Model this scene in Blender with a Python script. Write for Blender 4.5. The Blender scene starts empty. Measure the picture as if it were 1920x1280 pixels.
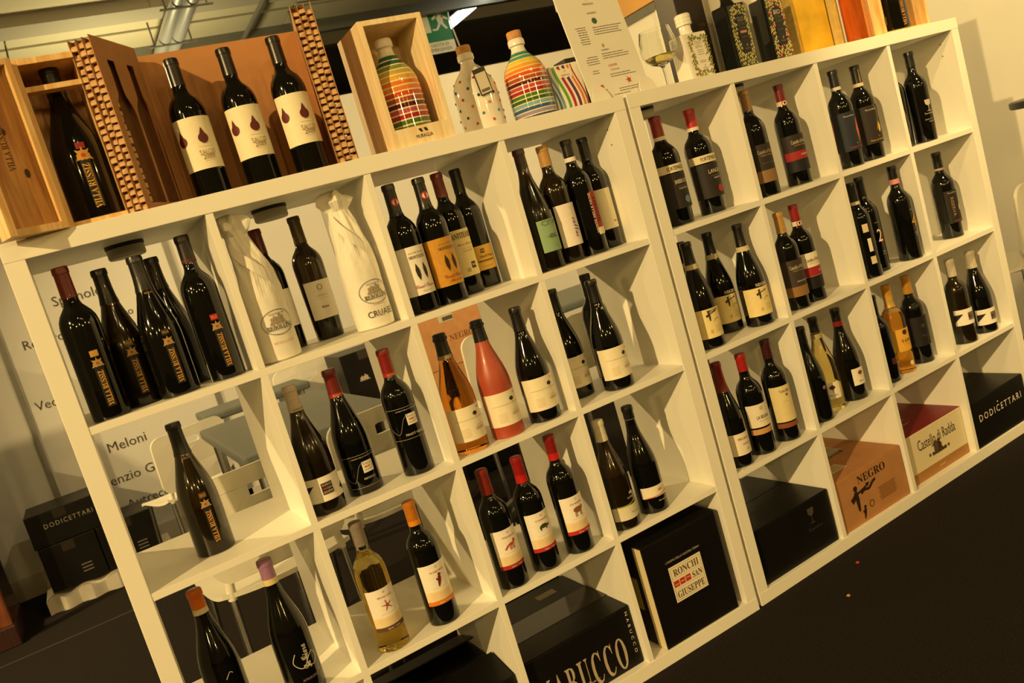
import bpy, bmesh, math, random
from mathutils import Vector, Matrix

SC = bpy.context.scene
COL = SC.collection
PI = math.pi
random.seed(7)

# ------------------------------------------------------------------ camera
cam_d = bpy.data.cameras.new('camera')
cam_d.sensor_width = 36.0
cam_d.lens = 1609.2134 * 36.0 / 1920.0
cam_d.clip_start = 0.05
cam_d.clip_end = 60
cam = bpy.data.objects.new('camera', cam_d)
COL.objects.link(cam)
RX = Vector((0.84258021, -0.45851321, -0.28253181))
RY = Vector((-0.31399003, 0.00800806, -0.94939251))
RZ = Vector((0.43757154, 0.88865151, -0.13722114))
m = Matrix((RX, -RY, -RZ)).transposed().to_4x4()
m.translation = Vector((0.05351469, -1.83186112, 1.24311953))
cam.matrix_world = m
SC.camera = cam

# ------------------------------------------------------------------ light and exposure
SC.view_settings.view_transform = 'Standard'
SC.view_settings.look = 'None'
SC.view_settings.gamma = 1.0
SC.view_settings.use_curve_mapping = False
SC.view_settings.exposure = 0.2
WARM = (1.0, 0.70, 0.29)
world = bpy.data.worlds.new('hall_light')
SC.world = world
world.use_nodes = True
world.node_tree.nodes['Background'].inputs[0].default_value = (1.0, 0.59, 0.15, 1)
world.node_tree.nodes['Background'].inputs[1].default_value = 0.07
cam_d.dof.use_dof = True
cam_d.dof.focus_distance = 2.25
cam_d.dof.aperture_fstop = 6.5


def spot(name, loc, target, power, angle=60, radius=0.05, color=WARM, blend=0.4):
    d = bpy.data.lights.new(name, 'SPOT')
    d.energy = power
    d.color = color
    d.spot_size = math.radians(angle)
    d.spot_blend = blend
    d.shadow_soft_size = radius
    o = bpy.data.objects.new(name, d)
    COL.objects.link(o)
    o.location = loc
    o.rotation_euler = (Vector(target) - Vector(loc)).to_track_quat('-Z', 'Y').to_euler()
    return o


spot('key_spotlight', (-6.0, -4.2, 4.45), (1.2, 0.1, 0.8), 2300, 46, 0.06)
spot('front_spotlight_right', (2.2, -4.4, 3.9), (2.6, 0.2, 0.7), 60, 60, 0.05)
spot('front_spotlight', (1.3, -3.9, 3.8), (1.9, 0.2, 0.7), 30, 70, 0.05)
spot('front_spotlight_left', (0.2, -3.3, 3.7), (0.4, 0.2, 1.3), 25, 60, 0.05)
# arc of added fill lamps far out in the hall, lifting the cell shadows
for i, (az, dist, hz, pw) in enumerate(((-78, 9.0, 3.4, 210), (-60, 10.5, 3.0, 230), (-44, 8.5, 3.6, 130), (-28, 11.0, 3.2, 210), (-10, 9.5, 3.4, 150), (8, 11.0, 3.0, 210), (26, 9.0, 3.5, 130), (50, 10.0, 3.2, 190))):
    az = math.radians(az)
    spot('hall_fill', (1.3 + dist * math.sin(az), -dist * math.cos(az), hz), (1.4, 0.2, 0.8), pw, 45, 0.09, (1.0, 0.64, 0.20))
spot('back_spotlight', (-1.4, 2.45, 2.45), (0.9, 0.9, 0.6), 220, 140, 0.04)
spot('back_wall_spotlight', (1.5, 0.9, 3.1), (1.7, 3.6, 1.2), 110, 86, 0.06, (1.0, 0.74, 0.36), 0.7)
spot('right_wall_spotlight', (2.6, -1.2, 3.2), (3.95, 0.9, 1.6), 215, 90, 0.06)
spot('valance_spotlight', (2.3, 1.6, 2.9), (3.95, 2.8, 2.3), 60, 90, 0.06)
spot('ceiling_fill', (0.9, 4.5, 2.35), (0.9, 4.55, 3.2), 44, 160, 0.1, (1.0, 0.80, 0.36))  # added fill that brightens the cream ceiling, no fitting modelled


# ------------------------------------------------------------------ materials
def lin(c):
    if isinstance(c, str):
        c = c.lstrip('#')
        c = [int(c[i:i + 2], 16) / 255 for i in (0, 2, 4)]
        c = [x / 12.92 if x <= 0.04045 else ((x + 0.055) / 1.055) ** 2.4 for x in c]
    return (c[0], c[1], c[2], 1.0)


MATS = {}


def mat(name, color=(0.8, 0.8, 0.8), rough=0.5, metal=0.0, trans=0.0, ior=1.45, coat=0.0, var=0.0, scale=40.0,
        bump=0.0, stretch=None, emit=0.0, spec=0.5, alt=None, detail=4.0):
    """Principled material; var/alt mix a second colour by noise, bump adds fine relief."""
    if name in MATS:
        return MATS[name]
    M = bpy.data.materials.new(name)
    M.use_nodes = True
    nt = M.node_tree
    b = nt.nodes['Principled BSDF']
    c = lin(color)
    b.inputs['Base Color'].default_value = c
    b.inputs['Roughness'].default_value = rough
    b.inputs['Metallic'].default_value = metal
    b.inputs['IOR'].default_value = ior
    b.inputs['Specular IOR Level'].default_value = spec
    b.inputs['Transmission Weight'].default_value = trans
    b.inputs['Coat Weight'].default_value = coat
    b.inputs['Coat Roughness'].default_value = 0.03
    if emit:
        b.inputs['Emission Color'].default_value = c
        b.inputs['Emission Strength'].default_value = emit
    if var or bump or alt:
        tc = nt.nodes.new('ShaderNodeTexCoord')
        mp = nt.nodes.new('ShaderNodeMapping')
        if stretch:
            mp.inputs['Scale'].default_value = stretch
        nz = nt.nodes.new('ShaderNodeTexNoise')
        nz.inputs['Scale'].default_value = scale
        nz.inputs['Detail'].default_value = detail
        nt.links.new(tc.outputs['Object'], mp.inputs['Vector'])
        nt.links.new(mp.outputs['Vector'], nz.inputs['Vector'])
        if var or alt:
            rp = nt.nodes.new('ShaderNodeValToRGB')
            rp.color_ramp.elements[0].position = 0.3
            rp.color_ramp.elements[1].position = 0.7
            c2 = lin(alt) if alt else tuple(min(1, x * (1 - var)) for x in c[:3]) + (1,)
            rp.color_ramp.elements[0].color = c2
            rp.color_ramp.elements[1].color = c if alt else tuple(min(1, x * (1 + var * 0.4)) for x in c[:3]) + (1,)
            nt.links.new(nz.outputs['Fac'], rp.inputs['Fac'])
            nt.links.new(rp.outputs['Color'], b.inputs['Base Color'])
        if bump:
            bp = nt.nodes.new('ShaderNodeBump')
            bp.inputs['Strength'].default_value = bump
            bp.inputs['Distance'].default_value = 0.002
            nt.links.new(nz.outputs['Fac'], bp.inputs['Height'])
            nt.links.new(bp.outputs['Normal'], b.inputs['Normal'])
    MATS[name] = M
    return M


def wood_mat(name, c1, c2, scale=6.0, stretch=(14, 14, 1.2)):
    if name in MATS:
        return MATS[name]
    M = bpy.data.materials.new(name)
    M.use_nodes = True
    nt = M.node_tree
    b = nt.nodes['Principled BSDF']
    b.inputs['Roughness'].default_value = 0.5
    tc = nt.nodes.new('ShaderNodeTexCoord')
    mp = nt.nodes.new('ShaderNodeMapping')
    mp.inputs['Scale'].default_value = stretch
    nz = nt.nodes.new('ShaderNodeTexNoise')
    nz.inputs['Scale'].default_value = scale
    nz.inputs['Detail'].default_value = 6
    nz.inputs['Distortion'].default_value = 0.6
    rp = nt.nodes.new('ShaderNodeValToRGB')
    rp.color_ramp.elements[0].position = 0.32
    rp.color_ramp.elements[1].position = 0.62
    rp.color_ramp.elements[0].color = lin(c2)
    rp.color_ramp.elements[1].color = lin(c1)
    nt.links.new(tc.outputs['Object'], mp.inputs['Vector'])
    nt.links.new(mp.outputs['Vector'], nz.inputs['Vector'])
    nt.links.new(nz.outputs['Fac'], rp.inputs['Fac'])
    nt.links.new(rp.outputs['Color'], b.inputs['Base Color'])
    MATS[name] = M
    return M


def paint(color):
    """flat print colour"""
    return mat('print_' + color.lstrip('#'), color, 0.55)


def foil(color):
    return mat('foil_' + color.lstrip('#'), color, 0.32, coat=0.25, var=0.12, scale=120)


def paper(color):
    return mat('paper_' + color.lstrip('#'), color, 0.6, var=0.04, scale=90)


LAM = mat('white_laminate', (0.88, 0.86, 0.77), 0.42, var=0.02, scale=3)
DARKGLASS = mat('dark_bottle_glass', (0.003, 0.0031, 0.0022), 0.085, coat=0.4, spec=0.4)
BROWNGLASS = mat('brown_bottle_glass', (0.03, 0.016, 0.002), 0.12, trans=0.5, spec=0.5, coat=0.5)
OLIVEGLASS = mat('olive_bottle_glass', (0.030, 0.018, 0.002), 0.12, trans=0.7, spec=0.5, coat=0.5)
CLEAR = mat('clear_glass', (0.97, 0.98, 0.95), 0.0, trans=1.0)
GREENCLEAR = mat('pale_green_glass', (0.80, 0.88, 0.70), 0.0, trans=1.0)
WHITEWINE = mat('white_wine', (0.92, 0.66, 0.13), 0.02, trans=1.0, ior=1.36)
GOLDWINE = mat('golden_wine', (0.96, 0.78, 0.28), 0.02, trans=1.0, ior=1.36)
ORANGEWINE = mat('orange_wine', (0.92, 0.34, 0.04), 0.02, trans=1.0, ior=1.36)
AMBERWINE = mat('amber_wine', (0.95, 0.45, 0.06), 0.02, trans=1.0, ior=1.36)
ROSE = mat('frosted_rose_glass', (0.42, 0.075, 0.035), 0.38, var=0.15, scale=20, coat=0.1)
CARD = mat('brown_cardboard', '#b58355', 0.75, var=0.12, scale=25, bump=0.1)
CARDEDGE = mat('cut_cardboard', '#cfa878', 0.8, var=0.2, scale=60, bump=0.3)
CARDSHADE = mat('shaded_inner_cardboard', '#6b4421', 0.9, var=0.2, scale=60)  # honeycomb core: shade of the gaps and cut-outs put into its colour
BLACKCARD = mat('black_carton', (0.006, 0.0055, 0.005), 0.38, spec=0.3, var=0.3, scale=8, bump=0.05)
PINE = wood_mat('pine_wood', '#ecc98c', '#d6a45e')
PALEPINE = wood_mat('pale_pine_wood', '#f3e0b8', '#e4c794')
PINEDARK = wood_mat('oiled_pine', '#d8a45c', '#a96c34')
CERAMIC = mat('white_ceramic_glaze', (0.82, 0.78, 0.70), 0.08, coat=0.5)
PLASTICW = mat('white_plastic', (0.80, 0.78, 0.68), 0.35, var=0.03, scale=5)
STEEL = mat('brushed_steel', (0.55, 0.55, 0.55), 0.28, metal=1.0, var=0.1, scale=30)
GREYTOP = mat('grey_tabletop', (0.10, 0.115, 0.11), 0.45, var=0.1, scale=20)
TISSUE = mat('tissue_paper', (0.80, 0.77, 0.68), 0.7, var=0.06, scale=25, bump=0.25)


# ------------------------------------------------------------------ mesh helpers
class MB:
    """collects polygons with a material index; build() links them as one mesh object"""

    def __init__(self):
        self.v = []
        self.f = []
        self.mi = []
        self.mats = []

    def m(self, material):
        if material not in self.mats:
            self.mats.append(material)
        return self.mats.index(material)

    def add(self, vs, fs, material):
        k = len(self.v)
        i = self.m(material)
        self.v.extend([tuple(p) for p in vs])
        for f in fs:
            self.f.append([q + k for q in f])
            self.mi.append(i)

    def box(self, x0, x1, y0, y1, z0, z1, material):
        v = [(x0, y0, z0), (x1, y0, z0), (x1, y1, z0), (x0, y1, z0), (x0, y0, z1), (x1, y0, z1), (x1, y1, z1), (x0, y1, z1)]
        self.add(v, [(0, 3, 2, 1), (4, 5, 6, 7), (0, 1, 5, 4), (1, 2, 6, 5), (2, 3, 7, 6), (3, 0, 4, 7)], material)

    def lathe(self, prof, n, material, cx=0, cy=0, rfun=None):
        """prof: list of (r, z[, material]); closed at the ends when r is 0"""
        rings = []
        for p in prof:
            r, z = p[0], p[1]
            rings.append([(cx + (r * (rfun(a, z) if rfun else 1)) * math.sin(a), cy - (r * (rfun(a, z) if rfun else 1)) * math.cos(a), z)
                          for a in [2 * PI * i / n for i in range(n)]])
        k = len(self.v)
        for rg in rings:
            self.v.extend(rg)
        for j in range(len(rings) - 1):
            mt = prof[j][2] if len(prof[j]) > 2 else material
            i_m = self.m(mt)
            for i in range(n):
                a, b = k + j * n + i, k + j * n + (i + 1) % n
                self.f.append([a, b, b + n, a + n])
                self.mi.append(i_m)
        for j, flip in ((0, True), (len(rings) - 1, False)):
            loop = [k + j * n + i for i in range(n)]
            if flip:
                loop.reverse()
            mt = prof[min(j, len(prof) - 1)]
            self.f.append(loop)
            self.mi.append(self.m(mt[2] if len(mt) > 2 else material))

    def tube(self, pts, r, material, n=10):
        pts = [Vector(p) for p in pts]
        k = len(self.v)
        up = None
        for i, p in enumerate(pts):
            d = (pts[min(i + 1, len(pts) - 1)] - pts[max(i - 1, 0)]).normalized()
            a = d.cross(Vector((0, 0, 1)))
            if a.length < 0.01:
                a = d.cross(Vector((0, 1, 0)))
            a.normalize()
            if up is not None and a.dot(up) < 0:
                a = -a
            up = a
            b = d.cross(a)
            for q in range(n):
                t = 2 * PI * q / n
                self.v.append(tuple(p + r * (math.cos(t) * a + math.sin(t) * b)))
        im = self.m(material)
        for i in range(len(pts) - 1):
            for q in range(n):
                a, b = k + i * n + q, k + i * n + (q + 1) % n
                self.f.append([a, a + n, b + n, b])
                self.mi.append(im)
        self.f.append([k + q for q in range(n)])
        self.mi.append(im)
        e = k + (len(pts) - 1) * n
        self.f.append([e + q for q in reversed(range(n))])
        self.mi.append(im)

    def mesh(self, name, smooth=False, bevel=0.0):
        me = bpy.data.meshes.new(name)
        me.from_pydata(self.v, [], self.f)
        for q in self.mats:
            me.materials.append(q)
        me.polygons.foreach_set('material_index', self.mi)
        bm = bmesh.new()
        bm.from_mesh(me)
        bmesh.ops.recalc_face_normals(bm, faces=bm.faces)
        if bevel:
            bmesh.ops.bevel(bm, geom=list(bm.edges), offset=bevel, segments=2, profile=0.6, affect='EDGES')
        bm.to_mesh(me)
        bm.free()
        if smooth:
            me.polygons.foreach_set('use_smooth', [True] * len(me.polygons))
            try:
                me.set_sharp_from_angle(angle=math.radians(38))
            except Exception:
                pass
        me.update()
        return me

    def build(self, name, parent=None, smooth=False, bevel=0.0, loc=None, rot=None):
        return link(name, self.mesh(name, smooth, bevel), parent, loc, rot)


def link(name, me, parent=None, loc=None, rot=None):
    o = bpy.data.objects.new(name, me)
    COL.objects.link(o)
    if parent is not None:
        o.parent = parent
    if loc is not None:
        o.location = loc
    if rot is not None:
        o.rotation_euler = rot
    return o


def thing(name, label, cat, loc=(0, 0, 0), rz=0.0, group=None):
    o = link(name, None, None, loc, (0, 0, rz))
    o.empty_display_size = 0.02
    return tag(o, label, cat, group)


def tag(o, label, cat, group=None):
    o['label'] = label
    o['category'] = cat
    if group:
        o['group'] = group
    return o


def struct(o):
    o['kind'] = 'structure'
    return o


def boxpart(name, x0, x1, y0, y1, z0, z1, material, parent=None, bevel=0.0):
    b = MB()
    b.box(x0, x1, y0, y1, z0, z1, material)
    return b.build(name, parent, bevel=bevel)


def serif(s):
    out = ''
    for ch in s:
        if 'A' <= ch <= 'Z':
            out += chr(0x1D400 + ord(ch) - 65)
        elif 'a' <= ch <= 'z':
            out += chr(0x1D41A + ord(ch) - 97)
        elif '0' <= ch <= '9':
            out += chr(0x1D7CE + ord(ch) - 48)
        else:
            out += ch
    return out


def script(s):
    return ''.join(chr(0x1D4D0 + ord(c) - 65) if 'A' <= c <= 'Z' else chr(0x1D4EA + ord(c) - 97) if 'a' <= c <= 'z' else c for c in s)


TXT = {}


def text2d(body, h, maxw=None, wid=1.0, space=1.0):
    """flat text mesh centred on the origin, glyph height h (maxw = fit width)"""
    key = (body, space)
    if key not in TXT:
        cu = bpy.data.curves.new('lettering', 'FONT')
        cu.body = body
        cu.size = 1
        cu.resolution_u = 2
        cu.space_character = space
        cu.align_x = 'CENTER'
        ob = bpy.data.objects.new('lettering', cu)
        me = bpy.data.meshes.new_from_object(ob)
        vs = [(v.co.x, v.co.y) for v in me.vertices]
        fs = [list(p.vertices) for p in me.polygons]
        bpy.data.objects.remove(ob)
        bpy.data.curves.remove(cu)
        bpy.data.meshes.remove(me)
        x0, x1 = min(v[0] for v in vs), max(v[0] for v in vs)
        y0, y1 = min(v[1] for v in vs), max(v[1] for v in vs)
        TXT[key] = ([(x - (x0 + x1) / 2, y - (y0 + y1) / 2) for x, y in vs], fs, x1 - x0, y1 - y0)
    vs, fs, w, hh = TXT[key]
    sy = h / hh
    sx = sy * wid
    if maxw:
        sx = maxw / w
    return [(x * sx, y * sy) for x, y in vs], fs


def ribbon(pts, w):
    vs, fs = [], []
    for i, p in enumerate(pts):
        a = pts[max(i - 1, 0)]
        b = pts[min(i + 1, len(pts) - 1)]
        dx, dy = b[0] - a[0], b[1] - a[1]
        l = math.hypot(dx, dy) or 1
        nx, ny = -dy / l * w / 2, dx / l * w / 2
        vs += [(p[0] + nx, p[1] + ny), (p[0] - nx, p[1] - ny)]
    for i in range(len(pts) - 1):
        fs.append([2 * i, 2 * i + 1, 2 * i + 3, 2 * i + 2])
    return vs, fs


def smoothpts(pts, n=6):
    """Catmull-Rom through control points"""
    out = []
    P = [pts[0]] + list(pts) + [pts[-1]]
    for i in range(1, len(P) - 2):
        for k in range(n):
            t = k / n
            q = []
            for c in (0, 1):
                a, b, d, e = P[i - 1][c], P[i][c], P[i + 1][c], P[i + 2][c]
                q.append(0.5 * (2 * b + (d - a) * t + (2 * a - 5 * b + 4 * d - e) * t * t + (3 * b - a - 3 * d + e) * t ** 3))
            out.append(tuple(q))
    out.append(tuple(pts[-1]))
    return out


def disc(r, n=14, sx=1.0, sy=1.0):
    return [(r * sx * math.cos(2 * PI * i / n), r * sy * math.sin(2 * PI * i / n)) for i in range(n)], [list(range(n))]


def ring(r, w, n=28, sx=1.0, sy=1.0):
    pts = [(r * sx * math.cos(2 * PI * i / n), r * sy * math.sin(2 * PI * i / n)) for i in range(n + 1)]
    return ribbon(pts, w)


def rect(w, h):
    return [(-w / 2, -h / 2), (w / 2, -h / 2), (w / 2, h / 2), (-w / 2, h / 2)], [[0, 1, 2, 3]]


def poly(pts, s):
    return [(x * s, y * s) for x, y in pts], [list(range(len(pts)))]


def merge(*parts):
    vs, fs = [], []
    for pv, pf in parts:
        k = len(vs)
        vs += pv
        fs += [[i + k for i in f] for f in pf]
    return vs, fs


def shift(p, dx, dy):
    return [(x + dx, y + dy) for x, y in p[0]], p[1]


def turn(p, a):
    c, s = math.cos(a), math.sin(a)
    return [(x * c - y * s, x * s + y * c) for x, y in p[0]], p[1]


def leafshape(l, w):
    return [(-l / 2, 0), (-l / 4, -w / 2), (l / 5, -w / 2.4), (l / 2, 0), (l / 5, w / 2.4), (-l / 4, w / 2)], [list(range(6))]


def shape(name, s):
    """small emblems, size s"""
    if name == 'drop':
        pts = [(0, 0.62)]
        for i in range(17):
            a = math.radians(58 - i * (296 / 16))
            pts.append((0.36 * math.cos(a), -0.15 + 0.36 * math.sin(a)))
        return poly(pts, s)
    if name == 'tree':
        blobs = [shift(disc(0.30 * s, 10), x * s, y * s) for x, y in ((0, .25), (-.22, .12), (.22, .12), (0, .02))]
        return merge(*blobs, shift(rect(0.05 * s, 0.55 * s), 0, -0.42 * s))
    if name == 'feathers':
        f = poly([(0, -.6), (.13, -.25), (.16, .1), (.02, .55), (-.12, .1), (-.11, -.25)], s)
        return merge(shift(turn(f, 0.08), -0.27 * s, 0), shift(turn(f, 0.08), 0.27 * s, 0))
    if name == 'star':
        parts = []
        for i in range(5):
            parts.append(turn(shift(poly([(-.06, 0), (.06, 0), (.02, .5), (-.02, .5)], s), 0, 0.02 * s), i * 2 * PI / 5 + 0.2))
        return merge(*parts, disc(0.11 * s, 8))
    if name == 'bird':
        return merge(poly([(-.22, -.6), (-.1, -.62), (.12, -.2), (.22, .12), (.2, .36), (.06, .42), (-.06, .3), (-.14, 0)], s),
                     shift(disc(.14 * s, 9), .12 * s, .46 * s), poly([(.22, .5), (.4, .42), (.22, .4)], s),
                     poly([(-.02, -.2), (-.3, .1), (-.24, .2), (.05, .05)], s))
    if name == 'sheep':
        return merge(poly([(-.5, .1), (-.45, .32), (-.2, .42), (.2, .42), (.42, .3), (.46, .05), (.3, -.12), (-.3, -.14)], s),
                     shift(disc(.17 * s, 9, .8, 1.1), .5 * s, .3 * s),
                     *[shift(rect(.07 * s, .42 * s), x * s, -.32 * s) for x in (-.36, -.22, .2, .34)])
    if name == 'fox':
        return merge(poly([(-.35, .05), (.05, .2), (.3, .12), (.32, -.06), (-.1, -.1)], s), poly([(.22, .1), (.36, .5), (.46, .42), (.62, .28), (.36, .0)], s),
                     poly([(-.35, .05), (-.7, -.3), (-.6, -.42), (-.25, -.1)], s),
                     *[shift(turn(rect(.07 * s, .42 * s), t), x * s, -.28 * s) for x, t in ((-.15, .2), (.0, -.1), (.2, .1), (.32, -.2))])
    if name == 'turtle':
        return merge(poly([(-.48, -.05), (-.4, .2), (-.1, .36), (.25, .34), (.45, .15), (.45, -.05)], s), shift(disc(.14 * s, 8), .56 * s, .1 * s),
                     *[shift(rect(.14 * s, .2 * s), x * s, -.12 * s) for x in (-.34, .3)])
    if name == 'crest':
        parts = [shift(disc(.12 * s, 7), .3 * s * math.cos(i * 1.05), .3 * s * math.sin(i * 1.05) * .8) for i in range(6)]
        return merge(disc(.3 * s, 9), *parts, poly([(-.55, -.35), (-.3, .1), (-.45, .4), (-.1, .25), (0, .6), (.1, .25), (.45, .4), (.3, .1), (.55, -.35), (0, -.2)], s))
    if name == 'castle':
        parts = [shift(rect(.9 * s, .12 * s), 0, -.18 * s), shift(rect(.5 * s, .25 * s), -.05 * s, 0), shift(rect(.16 * s, .4 * s), .05 * s, .1 * s),
                 shift(poly([(-.3, 0), (.3, 0), (0, .18)], s), -.15 * s, .12 * s)]
        for i in range(7):
            parts.append(shift(disc(.07 * s, 6), (-.6 + .2 * i) * s, -.16 * s))
        return merge(*parts)
    if name == 'angel':
        return merge(shift(disc(.11 * s, 8), -.25 * s, .36 * s), poly([(-.36, .24), (-.18, .26), (-.14, -.05), (-.2, -.5), (-.3, -.5), (-.34, -.05)], s),
                     poly([(-.2, .18), (.4, .3), (.42, .24), (-.16, .1)], s), poly([(.3, .36), (.55, .34), (.42, .2)], s), poly([(-.3, .2), (-.6, .05), (-.5, -.15), (-.3, 0)], s))
    if name == 'wings':
        return merge(poly([(-.5, .25), (-.2, .3), (-.05, -.3), (-.25, -.25)], s), poly([(.05, .3), (.35, .25), (.5, -.3), (.3, -.3)], s))
    if name == 'quill':
        return merge(poly([(0, -.6), (.2, -.3), (.26, .1), (.05, .6), (-.1, .1), (-.12, -.3)], s))
    if name == 'estate':
        parts = [shift(rect(1.0 * s, .1 * s), 0, -.15 * s)]
        for x, h in ((-.38, .2), (-.2, .3), (0, .22), (.16, .4), (.34, .26)):
            parts.append(shift(rect(.16 * s, h * s), x * s, (h / 2 - .12) * s))
            parts.append(shift(poly([(-.1, 0), (.1, 0), (0, .1)], s), x * s, (h - .12) * s))
        for i in range(8):
            parts.append(shift(disc(.06 * s, 6), (-.52 + .15 * i) * s, (-.22 - .04 * (i % 2)) * s))
        return merge(*parts)
    if name == 'wineglass':
        return merge(poly([(-.3, .5), (.3, .5), (.26, .1), (0, -.08), (-.26, .1)], s), shift(rect(.05 * s, .45 * s), 0, -.28 * s), shift(rect(.4 * s, .05 * s), 0, -.52 * s))
    if name == 'wreath':
        return merge(*[shift(turn(leafshape(.3 * s, .12 * s), i * 1.3), .42 * s * math.cos(i * .45), .42 * s * math.sin(i * .45)) for i in range(14)])
    raise KeyError(name)


# ------------------------------------------------------------------ bottles
def profile(kind, H, r):
    if kind == 'bordeaux':
        p = [(0, .004), (.62, .002), (.90, 0), (.985, .006), (1, .016), (1, .60), (.985, .632), (.93, .665), (.80, .70), (.62, .728), (.48, .75), (.41, .775), (.385, .82), (.37, .93), (.37, .955), (.40, .957), (.40, .985), (.375, 1.0), (0, 1.0)]
    elif kind == 'tapered':
        p = [(0, .004), (.6, .002), (.82, 0), (.885, .006), (.90, .016), (.96, .35), (1, .60), (.985, .632), (.93, .665), (.80, .70), (.62, .728), (.48, .75), (.41, .775), (.385, .82), (.37, .93), (.37, .955), (.40, .957), (.40, .985), (.375, 1.0), (0, 1.0)]
    elif kind == 'burgundy':
        p = [(0, .004), (.65, .002), (.92, 0), (.985, .007), (1, .018), (1, .40), (.985, .45), (.93, .51), (.83, .57), (.70, .63), (.57, .69), (.46, .745), (.39, .80), (.355, .86), (.34, .93), (.34, .955), (.375, .957), (.375, .985), (.35, 1.0), (0, 1.0)]
    elif kind == 'sparkling':
        p = [(0, .004), (.65, .002), (.92, 0), (.985, .007), (1, .018), (1, .42), (.98, .48), (.92, .54), (.82, .60), (.69, .66), (.56, .72), (.45, .78), (.40, .84), (.37, .90), (.36, .94), (.42, .945), (.42, .965), (.37, .97), (.37, .995), (.3, 1.0), (0, 1.0)]
    return [(a * r, b * H) for a, b in p]


def rad_at(prof, z):
    for (r0, z0), (r1, z1) in zip(prof[2:], prof[3:]):
        if z0 <= z <= z1 and z1 > z0:
            return r0 + (r1 - r0) * (z - z0) / (z1 - z0)
    return prof[4][0]


BOTMESH = {}


def glass_mesh(kind, H, r, glass, wine=None, level=0.0):
    key = (kind, round(H, 4), round(r, 4), glass.name, wine.name if wine else None, level)
    if key in BOTMESH:
        return BOTMESH[key]
    pr = profile(kind, H, r)
    if wine:
        zl = level * H
        full = []
        for i, (a, z) in enumerate(pr):
            if i and pr[i - 1][1] < zl < z:
                full.append((rad_at(pr, zl), zl, glass))
            full.append((a, z, wine if z < zl else glass))
        pr = full
    b = MB()
    b.lathe(pr, 36, glass)
    BOTMESH[key] = b.mesh('glass_body', smooth=True)
    return BOTMESH[key]


def shell(prof, z0, z1, off, material, top=False, n=32):
    """ring of revolution hugging the profile between z0 and z1"""
    zs = sorted(set([z0, z1] + [z for _, z in prof if z0 < z < z1]))
    ring_ = [(rad_at(prof, z) + off, z) for z in zs]
    b = MB()
    if top:
        ring_.append((ring_[-1][0] - 0.0015, z1 + off))
        ring_.append((0.0001, z1 + off))
    b2 = [(max(a - off - 0.0002, 0.0001), z) for a, z in ring_[:1]]
    b.lathe(b2 + ring_, n, material)
    return b.mesh('capsule', smooth=True)


def slice_flat(flat, step):
    """cut a flat drawing into narrow upright strips so it bends smoothly round a bottle"""
    vs, fs = flat
    x0, x1 = min(v[0] for v in vs), max(v[0] for v in vs)
    if max(max(vs[i][0] for i in f) - min(vs[i][0] for i in f) for f in fs) <= step * 1.2:
        return flat
    bm_ = bmesh.new()
    bv = [bm_.verts.new((x_, y_, 0)) for x_, y_ in vs]
    for f in fs:
        try:
            bm_.faces.new([bv[i] for i in f])
        except ValueError:
            pass
    n = int((x1 - x0) / step) + 1
    for k_ in range(1, n):
        bmesh.ops.bisect_plane(bm_, geom=bm_.verts[:] + bm_.edges[:] + bm_.faces[:], dist=1e-6, plane_co=(x0 + (x1 - x0) * k_ / n, 0, 0), plane_no=(1, 0, 0))
    bm_.verts.index_update()
    out = [(v.co.x, v.co.y) for v in bm_.verts], [[v.index for v in f.verts] for f in bm_.faces]
    bm_.free()
    return out


def wrap(mb, flat, r, off, a0, z0, material):
    vs, fs = slice_flat(flat, 0.005 if r > 0.02 else 0.0025)
    rr = r + off
    mb.add([(rr * math.sin(a0 + x / r), -rr * math.cos(a0 + x / r), z0 + y) for x, y in vs], fs, material)


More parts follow.
